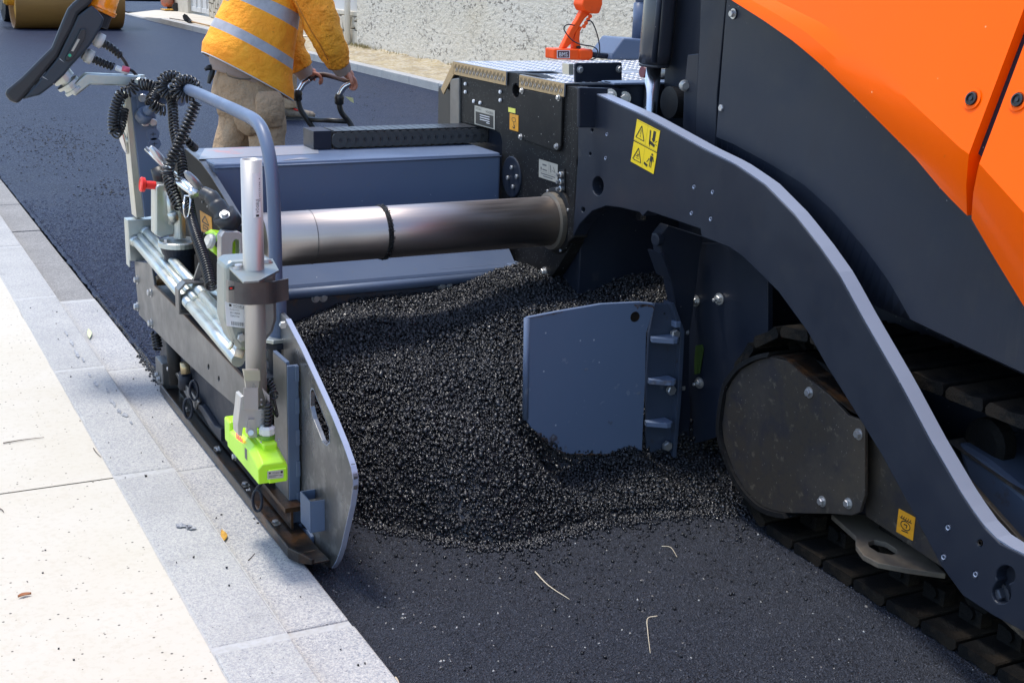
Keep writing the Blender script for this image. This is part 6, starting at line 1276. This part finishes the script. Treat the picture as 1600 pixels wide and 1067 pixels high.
# vest with reflective bands as face bands in the same surface
b = B(); secs = [(386, 119, .262, .205), (388, 104, .260, .205), (391, 90, .242, .205), (395, 74, .230, .20), (400, 56, .216, .20), (405, 38, .205, .198), (410, 18, .198, .20), (414, -2, .194, .203), (419, -24, .205, .20), (425, -48, .15, .17), (430, -66, .10, .11)]
n_v = 44; fine = []
pts_ = [W(u, v) for u, v, _, _ in secs]; sp_pts = smooth_path(pts_, 6); rings = []; side = Vector((0, 1, 0))
for i, c in enumerate(sp_pts):
    t_ = i/6; j = min(int(t_), len(secs)-2); f = t_-j; rw = secs[j][2]*(1-f)+secs[j+1][2]*f; rdp = secs[j][3]*(1-f)+secs[j+1][3]*f
    ring = []
    for q in range(n_v):
        a = 2*PI*q/n_v; fold = 1+.030*math.sin(3*a+1)*max(0, 1-i/40)+.05*noise.noise((math.cos(a)*1.6, math.sin(a)*1.6, c.z*5))
        p = c+Vector((math.cos(a)*rw*fold, math.sin(a)*rdp*fold, 0)); ff = max(0, min(1, (shear_c.z+.75-p.z)/.55)); p.z -= (p.x-c.x)*(.42*ff+.12); ring.append(p)
    rings.append(ring)
b.loft(rings, caps=False)
b.bm.faces.ensure_lookup_table(); nr = len(rings)-1
def band(i): 
    return 1 if (17 <= i < 22 or 35 <= i < 41) else 0
for i in range(nr):
    for k in range(n_v): b.bm.faces[i*n_v+k].material_index = band(i)
vest = b.out('vest', [hivis, refl], t1, solid=.006)
b = B(); b.tube([p*1 for p in rings[0]]+[rings[0][0]], .0045, 6, caps=False); b.out('hem_piping', M('grey_piping', (.5, .5, .5), .6), vest)
# sleeves
def sleeve(S, E_, Wr, K, dep, seed, m):
    b = B(); limb(b, [S+Vector((-.06, 0, .02)), S, S.lerp(E_, .5)+Vector((.012, 0, .0)), E_, E_.lerp(Wr, .5), Wr.lerp(E_, .12)], [(.10, .11), (.115, .115), (.108, .10), (.100, .095), (.086, .08), (0.068, .065)], 26, wrinkle=.15, seed=seed); s = b.out('sleeve', m, t1)
    d = (Wr-E_).normalized(); b = B(); limb(b, [Wr-d*.05, Wr-d*.015, Wr+d*.03, Wr+d*.035], [(.058, .056), (.058, .056), (.052, .050), (.046, .044)], 22, wrinkle=.04, seed=seed); b.out('cuff', taupe, s)
    return s
s1_ = sleeve(RS, RE, RW, RK, 0, 2, hivis2); sleeve(LS, LE, LW, LK, 0, 8, hivis2)
b = B(); b.tube(smooth_path([W(461, 0, -.285), W(472, 22, -.30), W(486, 48, -.30), W(502, 74, -.28), (W(512, 94, -.24))], 6), .004, 6); b.out('sleeve_seam', M('orange_stitch', (.55, .17, .01), .8), s1_)
# gloves hanging from back pocket
b = B(); q = W(333, 108, .0)
limb(b, [q, W(327, 106, 0), W(320, 109, 0)], [.014, .016, .010], 10); limb(b, [q, W(330, 118, 0), W(326, 131, 0)], [.014, .018, .011], 10); limb(b, [q, W(331, 104, 0), W(329, 104, .02)], [.014, .014, .008], 10)
tag(settle(b.out('work_gloves', blackm), q), 'black work gloves hanging from the worker\'s back pocket', 'gloves')
# ---- walk-behind machine with handlebar
def Hh(u, v, dy=0): return P(u, v, y=Y1+dy)
hb0 = Vector((Hh(525, 210).x+.1, Y1+.1, .012)); t = thing('plate_compactor', 'black walk-behind compactor handlebar with chrome grips held by the worker', 'compactor', hb0)
L1 = [Hh(508, 235, .12), Hh(498, 213, .14), Hh(480, 187, .17), Hh(470, 172, .19), Hh(466, 158, .2), Hh(465, 150, .2)]
R1 = [Hh(572, 240, -.10), Hh(556, 210, -.08), Hh(545, 190, -.06), Hh(535, 178, -.06), Hh(531, 168, -.06), Hh(530, 156, -.06)]
blk = M('chipped_black_paint', (.015, .014, .013), .4, var=[(40, .6, .68, .7, (.09, .06, .045))])
b = B(); b.tube(smooth_path(L1, 6), .017, 12); b.tube(smooth_path(R1, 6), .017, 12); b.tube([L1[2]+Vector((.01, 0, 0)), R1[2]], .016, 12); b.out('frame_tube', blk, t)
for e in (L1[-1], R1[-1]): b = B(); b.lathe(e-UZ*.03, UZ, [(.020, 0), (.028, .008), (.026, .03), (.030, .04), (.024, .06), (.018, .066)], 16); b.out('joint', blk, t, smooth=True)
b = B(); b.tube(smooth_path([L1[-1]+UZ*.02, Hh(469, 140, .2), Hh(474, 132, .2), Hh(483, 125, .2)], 6), .017, 14); b.out('chrome_grip', chrome, t)
b = B(); b.tube(smooth_path([R1[-1]+UZ*.02, Hh(533, 144, -.07), Hh(539, 136, -.08), Hh(550, 130, -.10)], 6), .017, 14); b.out('chrome_grip', chrome, t)
b = B(); b.tube(smooth_path([Hh(483, 125, .2), Hh(492, 119, .2), Hh(505, 117, .17), Hh(520, 120, .10), Hh(540, 126, -.06), Hh(551, 130, -.10)], 6), .016, 12); b.out('cross_grip', M('brown_rubber', (.05, .025, .02), .5), t)
b = B(); q = R1[-1]+Vector((.03, -.02, .02)); b.face([q, q+Vector((.05, 0, -.01)), q+Vector((.055, 0, -.04)), q+Vector((.035, 0, -.03))]); b.out('yellow_tag', M('pale_tag', (.72, .64, .28), .5), t, solid=.002)
b = B(); b.box(hb0+Vector((.12, -.25, .05)), hb0+Vector((.75, .25, .3))); b.out('engine', graph, t, bevel=.04); b = B(); b.prism([hb0+Vector(p) for p in ((.0, -.27, .06), (.05, -.27, .0), (.8, -.27, .0), (.9, -.27, .1), (.88, -.27, .11), (.79, -.27, .02), (.06, -.27, .02), (.01, -.27, .08))], (0, .54, 0)); b.out('base_plate', oily, t)
b = B(); b.tube([L1[0], hb0+Vector((.15, .2, .2))], .017, 10); b.tube([R1[0], hb0+Vector((.3, -.2, .2))], .017, 10); b.out('lower_tube', blk, t)
# ---- worker 2 behind the first (only a leg and boot show)
g2 = P(468, 187, z=.012); Y2 = g2.y; f2 = Vector((g2.x, Y2, .012)); t2 = thing('person', 'second worker behind the first, khaki leg and worn work boot showing beyond his thigh', 'person', f2)
hp = f2+Vector((-.30, .02, .92)); ch2 = hp+Vector((-.02, 0, .42)); nk = ch2+Vector((-.01, 0, .14)); hd2 = nk+Vector((-.03, .0, .15)); fdd = Vector((.9, -.3, -.1)).normalized()
k2, a2_ = f2+Vector((-.13, 0, .5)), f2+Vector((-.10, 0, .10)); k2b, a2b = f2+Vector((-.38, .1, .48)), f2+Vector((-.48, .12, .10))
w2, w3 = hp+Vector((-.05, -.24, -.02)), hp+Vector((-.05, .24, -.02))
person_body(t2, f2, hp, ch2, nk, hd2, fdd, [[(ch2+Vector((0, -.2, .03)), .055), (ch2+Vector((-.04, -.25, -.25)), .045), (w2, .028)], [(ch2+Vector((0, .2, .03)), .055), (ch2+Vector((-.04, .25, -.25)), .045), (w3, .028)]],
    [[(hp+Vector((0, -.08, -.05)), .08), (k2, .055), (a2_, .04), (a2_+Vector((.1, -.02, -.06)), .035)], [(hp+Vector((0, .08, -.05)), .08), (k2b, .055), (a2b, .04), (a2b+Vector((.1, -.02, -.06)), .035)]],
    [(w2, w2-UZ*.08, -UZ, Vector((0, 1, 0)), (.25, .35, .3), None, .085, 1), (w3, w3-UZ*.08, -UZ, Vector((0, -1, 0)), (.25, .35, .3), None, .085, -1)])
b = B(); limb(b, [hp+UZ*.1, hp+Vector((.02, -.07, -.05)), hp.lerp(k2, .55), k2, k2.lerp(a2_, .6), a2_+UZ*.03], [(.16, .15), (.15, .12), (.115, .11), (.095, .09), (.09, .085), (.095, .09)], 24, wrinkle=.08, seed=11)
limb(b, [hp+UZ*.05, hp+Vector((-.02, .07, -.05)), hp.lerp(k2b, .55), k2b, k2b.lerp(a2b, .6), a2b+UZ*.03], [(.15, .14), (.14, .12), (.115, .11), (.095, .09), (.09, .085), (.095, .09)], 24, wrinkle=.08, seed=12); b.out('trousers', khaki, t2)
b = B(); limb(b, [hp, hp+UZ*.2, ch2, ch2+UZ*.08, nk], [(.19, .17), (.18, .17), (.18, .19), (.12, .14), (.06, .06)], 28, wrinkle=.03, seed=13); b.out('jacket', hivis2, t2)
for s, w_ in ((-1, w2), (1, w3)):
    b = B(); limb(b, [ch2+Vector((0, s*.16, .05)), ch2+Vector((0, s*.2, .0)), ch2+Vector((-.04, s*.25, -.25)), w_+UZ*.03], [(.08, .08), (.08, .08), (.065, .065), (.05, .05)], 20, wrinkle=.08, seed=14+s); b.out('sleeve', hivis2, t2)
bt = M('worn_tan_boot', (.22, .17, .12), .7, var=(20, .5, .6, .6, (.08, .06, .05)))
for a in (a2_, a2b):
    b = B(); limb(b, [a+Vector((-.06, .0, .05)), a+Vector((-.02, 0, -.01)), a+Vector((.09, -.02, -.035)), a+Vector((.21, -.05, -.05)), a+Vector((.25, -.06, -.055))], [(.05, .055), (.06, .055), (.05, .052), (.04, .05), (.02, .03)], 18); bo = b.out('boot', bt, t2)
    b = B(); b.prism([a+Vector(p) for p in ((-.10, -.045, -.088), (.10, -.07, -.088), (.25, -.11, -.088), (.27, -.05, -.088), (.12, .03, -.088), (-.09, .045, -.088))], (0, 0, .022)); b.out('sole', blackm, bo)
b = B(); b.tube([a2_+Vector((.02, -.06, .02)), a2_+Vector((.07, -.055, .0))], .010, 8); b.out('red_lace', red, t2)
# smoke-free air; nothing else
bpy.context.view_layer.update()
for o in COL.objects:
    if o.parent is None:
        k = o.name.split('.')[0]
        if k in ('dry_stalk', 'dry_twig', 'leaf'):
            o['group'] = {'dry_stalk': 'pale dry stalks lying on the road', 'dry_twig': 'dark dry twigs on pavement and kerb', 'leaf': 'fallen leaves by the kerb'}[k]
